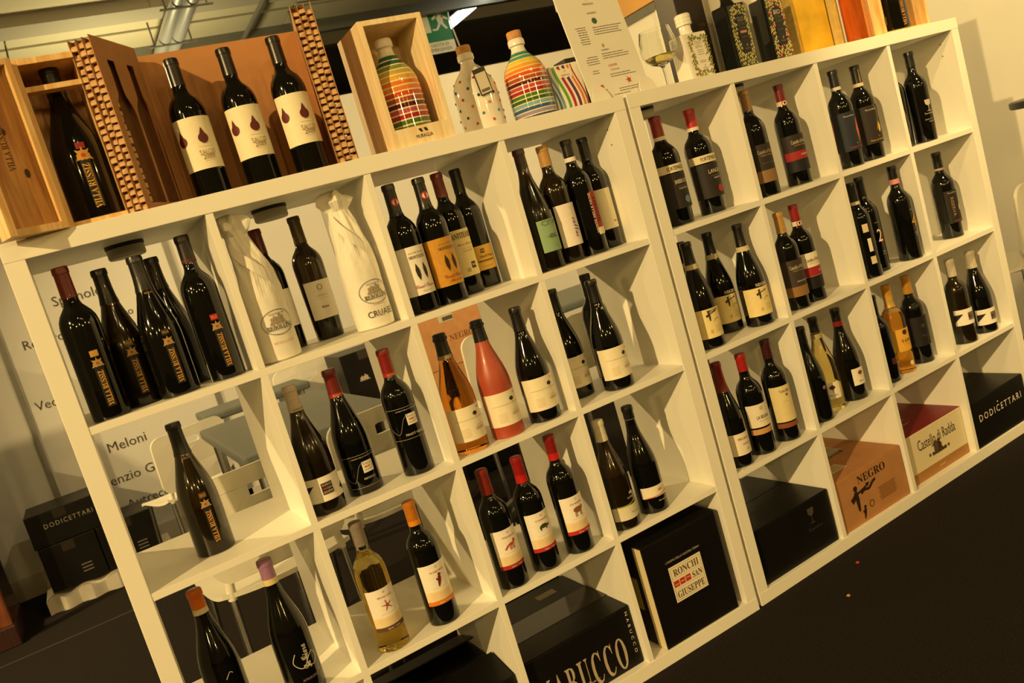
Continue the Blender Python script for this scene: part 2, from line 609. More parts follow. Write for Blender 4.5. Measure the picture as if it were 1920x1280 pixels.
def bottle(loc, kind, H, r, label, glass=None, cap=None, band=None, prints=(), yaw=0.0, group='wine bottles on the white shelving',
           wine=None, level=0.7, name='wine_bottle', capglass=True, cat='bottle', flip=None):
    """cap = (colour, length, [lower band colour, height]) ; band = (colour, z0, z1) ; prints = label drawing list"""
    glass = glass or DARKGLASS
    root = thing(name, label, cat, loc, yaw, group)
    pr = profile(kind, H, r)
    link('glass_body', glass_mesh(kind, H, r, glass, wine, level), root)
    if cap:
        c, ln = cap[0], cap[1]
        cm = mat('cork_cap', '#c9955a', 0.8, var=0.2, scale=80) if c == 'cork' else foil(c)
        link('capsule', shell(pr, H - ln, H, 0.0009, cm, top=True), root)
        if len(cap) > 2:
            link('capsule_band', shell(pr, H - ln - cap[3], H - ln, 0.0007, foil(cap[2])), root)
    if band:
        bd = link('neck_band', shell(pr, band[1], band[2], 0.0012, paper(band[0])), root)
        if len(band) > 3:
            eb = MB()
            zc = (band[1] + band[2]) / 2
            rr = rad_at(pr, zc)
            wrap(eb, disc(0.0085, 16), rr, 0.0022, 0.12, zc, paint('#c8322a'))
            wrap(eb, disc(0.0062, 16), rr, 0.0027, 0.12, zc, paint('#e8dcc0'))
            wrap(eb, poly([(-.3, .3), (0, .5), (.3, .3), (.3, -.1), (0, -.5), (-.3, -.1)], 0.0085), rr, 0.0032, 0.12, zc, paint('#101010'))
            eb.build('emblem', bd)
    cur = root
    letters = MB()
    marks = MB()
    k = [0]
    R = r
    first = True

    def flush():
        if letters.f:
            letters.build('lettering', cur)
        if marks.f:
            marks.build('emblem', cur)

    for p in prints:
        t = p[0]
        if t == 'L':  # label: z0 z1 half-angle colour [angle]
            flush()
            letters, marks = MB(), MB()
            _, z0, z1, ha, c = p[:5]
            a0 = math.radians(p[5]) if len(p) > 5 else 0
            ha = math.radians(ha)
            lb = MB()
            n = max(4, int(ha * 2 / 0.14))
            ro = r + 0.0004 + 0.0003 * k[0]
            k[0] += 1
            vs = []
            for zz in (z0, z1):
                for rr in (ro, ro - 0.0004):
                    vs += [(rr * math.sin(a0 - ha + 2 * ha * i / n), -rr * math.cos(a0 - ha + 2 * ha * i / n), zz) for i in range(n + 1)]
            q = n + 1
            fs = []
            for i in range(n):
                fs.append((i, i + 1, 2 * q + i + 1, 2 * q + i))
                fs.append((q + i + 1, q + i, 3 * q + i, 3 * q + i + 1))
                fs.append((2 * q + i, 2 * q + i + 1, 3 * q + i + 1, 3 * q + i))
                fs.append((i + 1, i, q + i, q + i + 1))
            fs += [(0, 2 * q, 3 * q, q), (n, q + n, 3 * q + n, 2 * q + n)]
            lb.add(vs, fs, paper(c) if not c.startswith('*') else foil(c[1:]))
            cur = lb.build('label', root, smooth=True)
            R = ro
            k2 = 0.0003
            continue
        off = 0.0005 if cur is not root else 0.0007
        if t == 'T':  # text z h colour angle rot maxw
            body, z, h, c = p[1:5]
            a0 = math.radians(p[5]) if len(p) > 5 else 0
            rot = p[6] if len(p) > 6 else 0
            mw = p[7] if len(p) > 7 else None
            fl = text2d(body, h, mw)
            if rot:
                fl = turn(fl, math.radians(rot))
            wrap(letters, fl, R, off + 0.0008, a0, z, paint(c) if not c.startswith('*') else foil(c[1:]))
        elif t == 'I':  # shape z size colour angle
            nm, z, s, c = p[1:5]
            a0 = math.radians(p[5]) if len(p) > 5 else 0
            wrap(marks, shape(nm, s), R, off + 0.0004 + (0.0003 if len(p) > 6 else 0), a0, z, paint(c) if not c.startswith('*') else foil(c[1:]))
        elif t == 'R':  # rectangle z w h colour angle
            z, w, h, c = p[1:5]
            a0 = math.radians(p[5]) if len(p) > 5 else 0
            n = max(2, int(w / 0.005))
            vs = [(-w / 2 + w * i / n, -h / 2) for i in range(n + 1)] + [(-w / 2 + w * i / n, h / 2) for i in range(n + 1)]
            fs = [[i, i + 1, n + 2 + i, n + 1 + i] for i in range(n)]
            wrap(marks, (vs, fs), R, off + (p[6] if len(p) > 6 else 0.0001), a0, z, paint(c) if not c.startswith('*') else foil(c[1:]))
        elif t == 'D':  # disc z radius colour angle
            z, s, c = p[1:4]
            a0 = math.radians(p[4]) if len(p) > 4 else 0
            wrap(marks, disc(s, 16), R, off + (p[5] if len(p) > 5 else 0.0005), a0, z, paint(c))
        elif t == 'O':  # oval ring z rx ry width colour angle
            z, rx, ry, w, c = p[1:6]
            a0 = math.radians(p[6]) if len(p) > 6 else 0
            wrap(marks, ring(1, 1, 32, 1, 1) if False else ribbon([(rx * math.cos(2 * PI * i / 32), ry * math.sin(2 * PI * i / 32)) for i in range(33)], w), R, off + 0.0004, a0, z, paint(c))
        elif t == 'K':  # stroke: pts width colour z angle
            pts, w, c, z = p[1:5]
            a0 = math.radians(p[5]) if len(p) > 5 else 0
            wrap(letters, ribbon(smoothpts(pts), w), R, off + 0.0009, a0, z, paint(c))
        elif t == 'P':  # polygon: pts z colour angle
            pts, z, c = p[1:4]
            a0 = math.radians(p[4]) if len(p) > 4 else 0
            wrap(marks, (list(pts), [list(range(len(pts)))]), R, off + (p[5] if len(p) > 5 else 0.0003), a0, z, paint(c))
        elif t == 'N':  # neck print: shape-list flat, z, colour, angle
            fl, z, c = p[1:4]
            a0 = math.radians(p[4]) if len(p) > 4 else 0
            nb = MB()
            wrap(nb, fl, rad_at(pr, z), 0.0022, a0, z, paint(c))
            nb.build('emblem', root)
    flush()
    return root


# ------------------------------------------------------------------ the setting
T, TI, CELL, DEPTH = 0.037, 0.016, 0.335, 0.39
WID = 2 * T + 4 * CELL + 3 * TI
X0 = [T + i * (CELL + TI) for i in range(4)]
ZB = [WID - T - CELL - i * (CELL + TI) for i in range(4)]
ZT = [z + CELL for z in ZB]
DX, DY, YAW = 0.014, 0.0045, 0.0336


def U(unit, x, y, z):
    if unit == 0:
        return (x, y, z)
    c, s = math.cos(YAW), math.sin(YAW)
    return (WID + DX + c * x - s * y, DY + s * x + c * y, z)


CARPET = mat('dark_brown_carpet', (0.024, 0.019, 0.017), 0.95, scale=200, bump=0.6, alt=(0.011, 0.0095, 0.009), spec=0.1)
WALLW = mat('painted_panel_white', (0.52, 0.52, 0.50), 0.6, var=0.03, scale=2)
WALLR = mat('cream_wall_paint', (0.70, 0.69, 0.62), 0.65, var=0.03, scale=1.5)
CEIL = mat('ceiling_cream', (0.62, 0.58, 0.44), 0.7, var=0.04, scale=1.2)
DARKV = mat('dark_void_paint', (0.035, 0.03, 0.022), 0.8, var=0.2, scale=2)
ALU = mat('grey_aluminium_trim', (0.20, 0.20, 0.18), 0.4, metal=0.3, var=0.05, scale=12)

b = MB()
b.box(-6, 9, -6, 9, -0.05, 0, CARPET)
struct(b.build('floor'))
# a few carpet-tile seams behind the shelves
b = MB()
b.box(-5.5, 8.5, 2.55, 2.565, 0.0, 0.0012, DARKV)
b.box(-5.5, 8.5, 0.98, 0.992, 0.0, 0.0012, DARKV)
struct(b.build('trim_1'))

# back partition made of panels
wall = struct(boxpart('wall_back', -3.4, 3.95, 3.62, 3.68, 0, 2.31, WALLW))
x = -3.4
for i, x1 in enumerate((-2.2, -1.25, -0.255, 0.72, 1.7, 2.7, 3.95)):
    boxpart('panel', x + 0.006, x1 - 0.006, 3.60, 3.62, 0.02, 2.30, WALLW, wall, bevel=0.003)
    if i < 6:
        boxpart('panel_profile', x1 - 0.013, x1 + 0.013, 3.585, 3.62, 0.0, 2.31, ALU, wall)
    x = x1
struct(boxpart('baseboard_back', -3.4, 3.95, 3.585, 3.60, 0, 0.12, mat('pale_skirting', (0.45, 0.42, 0.34), 0.6)))


def walltext(body, xl, z, h, y=3.598):
    fl = text2d(body, h)
    w = max(v[0] for v in fl[0])
    mb_ = MB()
    mb_.add([(xl + w + vx, y, z + vy) for vx, vy in fl[0]], fl[1], paint('#3c342c'))
    o = mb_.build('lettering', wall)
    return o


for body, xl, z, h in (('Cantine', -0.21, 2.0, 0.052), ('Spignolo', 0.055, 1.51, 0.072), ('Coppo', 0.27, 1.35, 0.056), ('Rovero', -0.155, 1.33, 0.05),
                       ('Vedova', -0.205, 0.99, 0.05), ('Meloni', 0.062, 0.64, 0.055), ('Renzio Gen', -0.03, 0.455, 0.055), ('Autrecu', 0.055, 0.295, 0.05),
                       ('Bellavista', 0.05, 1.16, 0.055), ('Barone', -0.1, 0.82, 0.05)):
    walltext(body, xl, z, h)

# right partition with its tan valance, metal rail and cable
wr = struct(boxpart('wall_right', 3.95, 4.02, -2.2, 3.68, 0, 2.64, WALLR))
boxpart('valance', 3.92, 3.95, 1.9, 3.6, 2.31, 2.60, mat('tan_valance_board', '#c79a5c', 0.6, var=0.08, scale=4), wr)
boxpart('top_edge', 3.90, 4.03, -2.2, 3.68, 2.60, 2.66, PLASTICW, wr)
boxpart('rail', 3.925, 3.95, 1.2, 3.6, 2.255, 2.30, ALU, wr)
boxpart('corner_post', 3.925, 3.95, 2.62, 2.65, 0, 2.25, PLASTICW, wr)
b = MB()
b.tube([(3.90, 3.55 - 0.06 * i, 2.22 - 0.05 * math.sin(i * 0.45) - 0.01 * i) for i in range(9)], 0.008, mat('grey_cable', (0.16, 0.15, 0.13), 0.5))
b.build('cable', wr, smooth=True)

# ceiling soffit of panels with a beam, behind it a darker hall
ce = struct(boxpart('ceiling', -5.5, 9, 1.2, 5.0, 3.24, 3.30, CEIL))
xs = [-5.5, -3.6, -1.65, 0.32, 2.28, 4.2, 6.2, 9]
ys = [1.2, 2.7, 3.97, 4.62, 5.0]
for i in range(7):
    for j in range(4):
        boxpart('ceiling_panel', xs[i] + 0.006, xs[i + 1] - 0.006, ys[j] + 0.006, ys[j + 1] - 0.006, 3.21 - 0.012 * (j % 2), 3.24, CEIL, ce)
boxpart('beam', -5.5, 9, 3.97, 4.2, 3.13, 3.2, mat('grey_beam_paint', (0.40, 0.38, 0.32), 0.6), ce)
boxpart('edge_rail', -5.5, 9, 4.99, 5.06, 3.10, 3.24, ALU, ce)
hb = struct(boxpart('wall_far', -6, 10, 8.0, 8.1, 0, 4.4, DARKV))
boxpart('rail', -6, 10, 7.9, 8.0, 3.05, 3.16, mat('hall_grey_steel', (0.20, 0.19, 0.16), 0.6), hb)
boxpart('rail', -6, 10, 7.85, 8.0, 3.72, 3.86, mat('hall_pale_steel', (0.38, 0.36, 0.28), 0.6), hb)
boxpart('rail', -6, 10, 7.9, 8.0, 2.60, 2.74, MATS['hall_pale_steel'], hb)
struct(boxpart('ceiling_far', -6, 10, 5.3, 8.1, 4.3, 4.4, mat('hall_ceiling', (0.26, 0.24, 0.17), 0.8, var=0.1, scale=1)))

t = thing('ceiling_pipes', 'pair of shiny steel pipes running under the cream ceiling', 'pipe', (1.31, 4.0, 3.065))
for dx in (-0.045, 0.045):
    q = MB()
    q.tube([(dx, -1.6, 0.0), (dx, 1.35, 0.0)], 0.042, mat('galvanised_pipe', (0.55, 0.57, 0.60), 0.35, metal=0.5), 16)
    q.build('pipe', t, smooth=True)
for y in (-0.3, 0.42):
    boxpart('pipe_clamp', -0.16, 0.16, y - 0.012, y + 0.012, -0.05, -0.043, ALU, t)
    boxpart('hanger', -0.13, -0.12, y - 0.005, y + 0.005, -0.05, 0.12, ALU, t)
    boxpart('hanger', 0.12, 0.13, y - 0.005, y + 0.005, -0.05, 0.12, ALU, t)
t = thing('support_rod', 'thin grey rod running back below the ceiling beside the pipes', 'rod', (1.88, 4.0, 3.05))
q = MB()
q.tube([(0, -0.5, 0.05), (0.0, 1.0, 0.02)], 0.018, ALU, 10)
q.build('rod', t, smooth=True)
q = MB()
q.tube([(0.33, 0.55, -0.28), (0.33, 0.55, 0.11)], 0.014, ALU, 8)
q.build('drop_rod', t, smooth=True)

t = thing('tube_lamp', 'bright fluorescent tube lamp hanging in the dark hall', 'lamp', (4.19, 5.93, 3.2))
q = MB()
q.box(-0.07, 0.07, -2.4, 0.02, 0.03, 0.11, mat('black_lamp_housing', (0.03, 0.03, 0.028), 0.4))
q.build('housing', t, bevel=0.008)
q = MB()
q.tube([(0, -2.38, 0.0), (0, 0, 0.0)], 0.034, mat('glowing_tube', (1.0, 0.97, 0.78), 0.3, emit=9.0), 14)
q.build('tube', t, smooth=True)
q = MB()
q.tube([(0.02, -0.2, 0.11), (0.02, -0.2, 1.05)], 0.006, ALU, 6)
q.build('hanging_wire', t)

# emergency exit sign on the far side
t = thing('exit_sign', 'green emergency exit sign with white running figure', 'sign', U(0, 3.62, 5.1, 2.80))
boxpart('panel', -0.15, 0.15, 0, 0.02, -0.02, 0.39, mat('sign_green', '#1d7f4c', 0.4), t)
q = MB()
g = '#e9ead8'


def fplane(mb_, flat, y, x_, z_, material):
    mb_.add([(x_ + vx, y, z_ + vy) for vx, vy in flat[0]], flat[1], material)


man = merge(shift(disc(0.025, 10), 0.02, 0.085), poly([(-.03, .06), (.04, .055), (.03, -.02), (-.02, -.03)], 1), poly([(.03, .05), (.085, .015), (.075, .0), (.02, .03)], 1),
            poly([(-.03, .06), (-.075, .03), (-.065, .015), (-.01, .04)], 1), poly([(.03, -.02), (.06, -.07), (.04, -.075), (.0, -.02)], 1), poly([(-.02, -.02), (-.05, -.06), (-.09, -.06), (-.09, -.075), (-.04, -.075), (.0, -.03)], 1))
fplane(q, shape('star', 0.001), -0.002, 0, 0, paint(g))
fplane(q, rect(0.09, 0.17), -0.002, -0.09, 0.25, paint(g))
fplane(q, man, -0.002, 0.06, 0.25, paint(g))
fplane(q, rect(0.30, 0.10), -0.002, 0, 0.03, paint(g))
q.build('pictogram', t)
q = MB()
fplane(q, text2d('USCITA DI', 0.026), -0.004, 0, 0.052, paint('#4a4436'))
fplane(q, text2d('EMERGENZA', 0.026), -0.004, 0, 0.012, paint('#4a4436'))
q.build('lettering', t)
q = MB()
q.tube([(0.16, 0.01, 0.75), (0.165, 0.01, 0.2), (0.2, 0.01, -0.1), (0.34, 0.0, -0.22)], 0.007, PLASTICW, 8)
q.build('cable', t, smooth=True)


# ------------------------------------------------------------------ shelving units
def shelving(unit, label):
    root = thing('shelving_unit', label, 'shelf', U(unit, 0, 0, 0), YAW if unit else 0.0, 'white cube shelving units')
    boxpart('top_board', 0, WID, 0, DEPTH, WID - T, WID, LAM, root, bevel=0.0012)
    boxpart('bottom_board', 0, WID, 0, DEPTH, 0.0, T, LAM, root, bevel=0.0012)
    for x_ in (0, WID - T):
        boxpart('side_panel', x_, x_ + T, 0.0006, DEPTH, T, WID - T, LAM, root, bevel=0.0012)
    bm_ = MB()
    bm_.box(T, WID - T, 0.002, DEPTH - 0.001, 0, TI, LAM)
    me = bm_.mesh('shelf_board', bevel=0.0007)
    for r_ in range(3):
        link('shelf_board', me, root, (0, 0, ZB[r_] - TI))
    bm_ = MB()
    bm_.box(0, TI, 0.002, DEPTH - 0.001, 0, CELL, LAM)
    me = bm_.mesh('divider', bevel=0.0007)
    for r_ in range(4):
        for c_ in range(3):
            link('divider', me, root, (X0[c_] + CELL, 0, ZB[r_]))
    hb_ = MB()
    hb_.tube([(WID - T + 0.0005, 0, 0), (WID - T - 0.0006, 0, 0)], 0.0022, mat('peg_hole_brown', '#4a3218', 0.8), 8)
    me = hb_.mesh('peg_hole')
    for z_ in (ZT[0] - 0.035, ZT[0] - 0.075, ZB[3] + 0.115, ZB[3] + 0.075):
        link('peg_hole', me, root, (0, 0.05, z_))
    return root


shelving(0, 'white cube shelving unit on the left, nearest the camera')
shelving(1, 'white cube shelving unit on the right, against the wall side')


def puck(unit, x_, y_, label):
    t_ = thing('puck_lamp', label, 'lamp', U(unit, x_, y_, ZT[0] - 0.030), 0, 'puck lamps under the top boards')
    q_ = MB()
    q_.lathe([(0.0001, 0), (0.036, 0), (0.039, 0.003), (0.039, 0.022), (0.0001, 0.022)], 32, mat('puck_grey', (0.42, 0.40, 0.33), 0.5))
    q_.build('housing', t_, smooth=True)
    q_ = MB()
    q_.lathe([(0.0001, 0.0222), (0.0405, 0.0222), (0.0405, 0.0296), (0.0001, 0.0296)], 32, mat('puck_black', (0.012, 0.011, 0.01), 0.5))
    q_.build('mounting_ring', t_, smooth=True)


puck(0, 0.223, 0.185, 'grey puck lamp under the top board above the leftmost bottles')
puck(0, 0.545, 0.19, 'grey puck lamp under the top board between the paper wrapped bottles')
puck(1, 0.105, 0.09, 'grey puck lamp above the two red capped bottles')
puck(1, 0.456, 0.09, 'grey puck lamp beside the divider above the dark red capped bottle')

# ------------------------------------------------------------------ bottles in the shelves
K_ = '#0c0b0a'
WHT = '#efe9dc'
CRM = '#ece0bd'
GLD = '#c39a4a'


def B(unit, row, x_, y_, *a, **k):
    col_ = int((x_ - T) / (CELL + TI))
    k.setdefault('yaw', YAW + (-0.26, -0.42, -0.58, -0.74)[col_] if unit else 0.0)
    return bottle(U(unit, x_, y_, ZB[row]), *a, **k)


def villa(small):
    return [('R', 0.072, 0.017, 0.095, '#15120e', 8, 0.0002), ('R', 0.132, 0.015, 0.012, small, 8, 0.0003), ('T', 'VILLA', 0.1321, 0.005, '#e0a94e', 8, 0, 0.012),
            ('I', 'crest', 0.112, 0.021, '#b0905a', 8), ('D', 0.112, 0.0026, '#a8452a', 8, 0.0008),
            ('T', serif('VILLA RUSSIZ'), 0.062, 0.0105, '#d9a24a', 8, 90, 0.07), ('R', 0.062, 0.0009, 0.072, '#b07f35', 14, 0.0005)]


B(0, 0, .086, .053, 'bordeaux', .309, .037, 'black wine bottle with dark red cap and gold crest, leftmost on the top shelf', cap=('#6e1512', .062), prints=villa('#c89a4a'))
B(0, 0, .153, .108, 'burgundy', .290, .041, 'olive green sloped bottle with black cap, second from the left on the top shelf', glass=OLIVEGLASS, wine=mat('dark_wine', (0.006, 0.004, 0.001), 0.18, spec=0.4, coat=0.5), level=.47,
  cap=('#0d0c0c', .072), prints=[('N', text2d('VILLA', .004), .216, '#a8843c', 6)] + villa('#6e5a34'))
B(0, 0, .221, .062, 'burgundy', .294, .041, 'dark sloped bottle with charcoal cap and gold crest, in front of its twin', cap=('#191718', .072), prints=[('N', text2d('VILLA', .004), .217, '#c79a4a', 6)] + villa('#2a2218'))
B(0, 0, .264, .195, 'burgundy', .292, .041, 'dark sloped bottle standing half hidden behind the charcoal capped one', cap=('#100e0e', .07), prints=[])
B(0, 0, .322, .070, 'bordeaux', .311, .037, 'black bottle with brown black cap and red gold crest beside the paper wrapped bottle', cap=('#1a1110', .058), prints=villa('#b3262a') + [('N', rect(.03, .006), .258, '#4a1814', 0)])

B(0, 0, .508, .246, 'bordeaux', .297, .037, 'red capped bottle with white label behind the left paper wrapped bottle', cap=('#5e1213', .06),
  prints=[('L', .055, .145, 62, WHT), ('I', 'wreath', .128, .014, '#8a7a6a'), ('T', 'CASTELLO', .108, .004, '#b08a6a'), ('R', .098, .03, .0006, '#b8a890'), ('T', serif('Ruin'), .082, .006, '#6a5a48')])
B(0, 0, .603, .234, 'tapered', .302, .037, 'olive glass bottle with white label between the paper wrapped bottles', glass=OLIVEGLASS, wine=mat('dark_olive_wine', (0.009, 0.0055, 0.001), 0.18, spec=0.4, coat=0.5), level=.40, cap=('#4a3d12', .065),
  prints=[('L', .05, .142, 58, WHT), ('I', 'wreath', .126, .014, '#8a7a6a'), ('T', 'CASTELLO', .106, .004, '#b89a7a'), ('R', .098, .03, .0006, '#c8b8a0'), ('T', serif('Ruin'), .078, .006, '#6a5a48')])

FEA = [('T', 'VECCHIE TERRE DI', .140, .0035, '#8a7a62', 8), ('T', serif('MONTEFILI'), .130, .0075, '#6b5335', 8, 0, .044)]
ROO = lambda z: [('N', disc(.0095, 18), z, '#b52a2e', 6), ('N', disc(.0068, 16), z, '#f0e4c8', 6), ('N', poly([(-.3, .3), (-.05, .1), (.1, .45), (.3, .3), (.25, -.2), (0, -.45), (-.25, -.2)], .012), z, '#151210', 6)]
B(0, 0, .789, .055, 'bordeaux', .305, .037, 'bottle with white feather label, leftmost of the four in its compartment', cap=('#0e0d0d', .075),
  prints=ROO(.262) + [('L', .042, .155, 78, WHT)] + FEA + [('I', 'feathers', .096, .036, '#2b2218', 8), ('T', script('Chianti Classico'), .062, .009, '#b0524a', 8, 0, .05), ('T', 'DOCG 2013', .05, .003, '#a09078', 10)])
B(0, 0, .868, .060, 'bordeaux', .303, .037, 'bottle with shiny gold feather label beside the white feather label', cap=('#0e0d0d', .075),
  prints=ROO(.26) + [('L', .042, .155, 78, '*c8912e')] + FEA + [('I', 'feathers', .096, .036, '#2b1a08', 8), ('T', script('Chianti Classico'), .064, .009, '#a8452a', 8, 0, .05), ('T', script('Riserva'), .053, .007, '#a8452a', 12)])
B(0, 0, .950, .133, 'bordeaux', .309, .037, 'red capped bottle with pale cream label lettered in tall black', cap=('#7a1c14', .06),
  prints=[('L', .045, .162, 76, '#e7d69c'), ('T', serif('ANFITEATRO'), .147, .014, '#3a2c1a', 12, 0, .062), ('T', script('Rosso Toscana'), .125, .005, '#a5482e', 14), ('R', .113, .03, .0005, '#7a6a4a', 14),
          ('T', 'VECCHIE TERRE', .107, .0028, '#6a5a3a', 14), ('R', .07, .014, .016, '#2e2414', 22), ('I', 'wings', .07, .012, '#e7d69c', 22, 1), ('R', .06, .01, .01, '#b9a870', -4)])
B(0, 0, 1.026, .185, 'bordeaux', .311, .037, 'bottle with golden yellow rounded label at the right end of the four', cap=('#0f0e0d', .06),
  prints=[('L', .045, .108, 62, '#dcb04c'), ('R', .094, .011, .011, '#5a4418', -8), ('I', 'wings', .094, .008, '#d8b868', -8, 1), ('T', serif('Vin di Vigna'), .079, .008, '#4a3616', 6, 0, .04), ('R', .068, .045, .004, '#7a5a22', 0), ('R', .054, .03, .0006, '#8a6a30', 0)])

B(0, 0, 1.146, .052, 'burgundy', .308, .040, 'slim olive bottle with pale green label against the divider', glass=OLIVEGLASS, wine=MATS['dark_wine'], level=.70, cap=('#3a1a12', .032, '#171310', .016),
  prints=[('L', .045, .125, 52, '#8fae86', 14), ('T', 'CITA', .117, .012, '#60805c', 14, 0, .05), ('T', 'OG', .083, .011, '#2c3a26', 14), ('T', 'moscato', .083, .0035, '#5a7a52', 4), ('R', .056, .02, .0006, '#5c7a54', 18)])
B(0, 0, 1.226, .070, 'tapered', .303, .038, 'olive bottle with gold cap and white label with purple handwriting', glass=OLIVEGLASS, wine=MATS['dark_olive_wine'], level=.60, cap=('#b98d4e', .052, '#8a6a44', .0),
  prints=[('L', .04, .148, 56, '#efe6da', 4), ('T', script('callas'), .085, .016, '#7a3a7c', 22, -90, .05), ('D', .068, .002, '#c8a050', 14), ('R', .125, .0005, .03, '#7a6a62', 18)])
B(0, 0, 1.303, .075, 'bordeaux', .303, .037, 'black bottle with red label and white vertical lettering', cap=('#171314', .042), band=('#e9e4d2', .247, .258),
  prints=[('L', .048, .160, 22, '#a5302a', 26), ('T', serif('ROSSO'), .112, .0165, '#5c1612', 26, 90, .066), ('R', .056, .0285, .018, '#ece4cc', 26, 0.0003), ('T', serif('MONTE DELLE VIGNE'), .105, .0075, '#e6ddc4', 2, 90, .105)])
B(0, 0, 1.382, .118, 'bordeaux', .301, .037, 'black bottle with cream label edged in dashes, against the right side panel', cap=('#100e0e', .06),
  prints=[('L', .05, .158, 56, '#e6dcbc', 10), ('D', .068, .0022, '#7a2a2e', 18), ('T', 'rosso', .068, .003, '#8a6a4a', 26)] + [('R', .062 + .011 * i, .0012, .007, '#4a4030', 52) for i in range(9)])

B(0, 1, .188, .123, 'burgundy', .293, .041, 'olive brown sloped bottle with gold crest standing alone over the white chairs', glass=OLIVEGLASS, wine=MATS['dark_olive_wine'], level=.33, cap=('#120f0e', .07),
  prints=[('N', text2d('VILLA', .004), .216, '#b08a44', 6)] + villa('#5e4526'))


def ronchi(z, c0='#17120f'):
    return [('R', z + .030, .10, .0012, '#8a7f70', 0, .0003), ('R', z - .044, .10, .0012, '#8a7f70', 0, .0003), ('T', "L'ANIMA DELLA NOSTRA TERRA", z + .024, .003, '#bdb3a0', 8),
            ('K', [(-.05, -.012), (-.03, -.03), (-.012, .004), (0, .012)], .0012, '#7a7062', z, 0), ('R', z, .026, .026, '#e9e2d0', 12, .0004), ('T', 'RONCHI', z + .007, .0045, '#8a7a6a', 12, 0, .020),
            ('T', 'SAN', z, .0045, '#8a7a6a', 24), ('T', 'GIUSEPPE', z - .007, .0045, '#8a7a6a', 12, 0, .020)] + [('D', z, .0018, '#a8322a', a, .0008) for a in (2, 8, 14)]


ZED = [('L', .030, .085, 82, WHT), ('P', [(-.055, .010), (-.025, .012), (-.055, -.016)], .058, '#14110e', 0), ('P', [(.055, -.004), (.035, -.014), (.055, -.026)], .062, '#14110e', 0),
       ('R', .058, .025, .026, '#231a17', 4, .0005), ('T', 'RONCHI', .066, .005, '#d8ccb6', 4, 0, .02), ('R', .058, .009, .004, '#a8322a', -3, .0007), ('T', 'SAN', .058, .0045, '#d8ccb6', 12), ('T', 'GIUSEPPE', .050, .005, '#d8ccb6', 4, 0, .021)]
B(0, 1, .431, .062, 'burgundy', .293, .041, 'brown bottle with silver cap and white swoosh label, leftmost of three', glass=OLIVEGLASS, wine=MATS['dark_olive_wine'], level=.62, cap=('#c6b8a2', .058), prints=ZED + [('N', text2d('RONCHI', .004), .240, '#4a3f30', 10)])
B(0, 1, .533, .092, 'burgundy', .294, .041, 'sloped black bottle with red cap and small white square logo', cap=('#6e1512', .055, '#9c2018', .009), prints=ronchi(.062) + [('T', 'REFOSCO', .036, .0045, '#cfc6b2', 8), ('N', text2d('RONCHI', .004), .235, '#d8b060', 8)])
B(0, 1, .659, .063, 'bordeaux', .300, .037, 'straight black bottle with red cap and white square logo', cap=('#7c1612', .055, '#a0241a', .009), prints=ronchi(.132) + [('T', 'PINOT NERO', .098, .0055, '#d8cfba', 10), ('N', text2d('RONCHI', .004), .240, '#d8b060', 8)])


def obv(c):
    return [('L', .030, .112, 84, '#ece2c6'), ('I', 'tree', .090, .013, '#2a241c', 20), ('R', .081, .085, .0007, '#8a8070', 2), ('D', .104, .002, c, 38), ('T', serif('OBVIUS'), .055, .0075, '#b09a84', 26, 0, .028),
            ('T', 'SALCHETO', .063, .003, '#b0a08a', 26)] + [('R', .060 - .004 * i, .022, .0012, '#d2b898', -28) for i in range(6)]


B(0, 1, .800, .052, 'sparkling', .292, .041, 'clear bottle of orange wine with black cap and tree label', glass=CLEAR, wine=ORANGEWINE, level=.80, cap=('#11100f', .052), band=('#8f7f62', .231, .240), prints=obv('#3a2a1a'))
B(0, 1, .902, .052, 'sparkling', .293, .041, 'frosted pink red bottle with black cap and tree label', glass=ROSE, cap=('#100f0e', .052), prints=obv('#d06a3a'))
B(0, 1, 1.012, .052, 'burgundy', .291, .041, 'black bottle with cream tree label beside the frosted pink one', cap=('#0f0d0c', .058), prints=obv('#a03a2a'))
B(0, 1, 1.167, .126, 'burgundy', .295, .041, 'black bottle with tree label partly hidden by the divider', cap=('#0f0d0c', .058), prints=obv('#7a3a2a'))
B(0, 1, 1.247, .052, 'burgundy', .292, .041, 'black bottle with tree label and gold dot in front of its twin', cap=('#0f0d0c', .058), prints=obv('#b8913a'))
B(0, 1, 1.330, .205, 'bordeaux', .296, .037, 'dark bottle almost hidden behind the gold dot tree label bottle', cap=('#0f0d0c', .06), prints=[('L', .04, .12, 60, '#ddd0b0')])

B(0, 2, .114, .088, 'burgundy', .300, .042, 'black bottle with orange cap at the lower left corner', cap=('#d06a1c', .040, '#d9cfae', .012), prints=[('K', [(-.01, 0), (0, .012), (.006, .008)], .0012, '#e8dcc0', .105, 14)])
GIO = [(-.034, -.02), (-.031, -.004), (-.022, -.012), (-.014, -.006), (-.01, -.014), (-.004, -.004), (.002, .012), (-.004, .02), (-.012, .012), (-.004, .0), (.014, -.016), (.022, -.008), (.012, .004), (.004, .0)]
B(0, 2, .262, .052, 'burgundy', .310, .042, 'black bottle with lilac cap and white handwritten lettering', cap=('#9a7192', .042, '#d9c890', .013),
  prints=[('T', script('La Giara'), .088, .017, '#e9dfc6', 14, 90, .055), ('K', [(-.02, .024), (-.028, .004), (-.012, -.012), (.004, .004), (.016, .014), (.024, .0), (.014, -.014), (.0, -.008), (.002, .012)], .0013, '#e9dfc6', .078, 16), ('T', 'AMARONE', .040, .006, '#8a7c86', 12, 0, .036)])


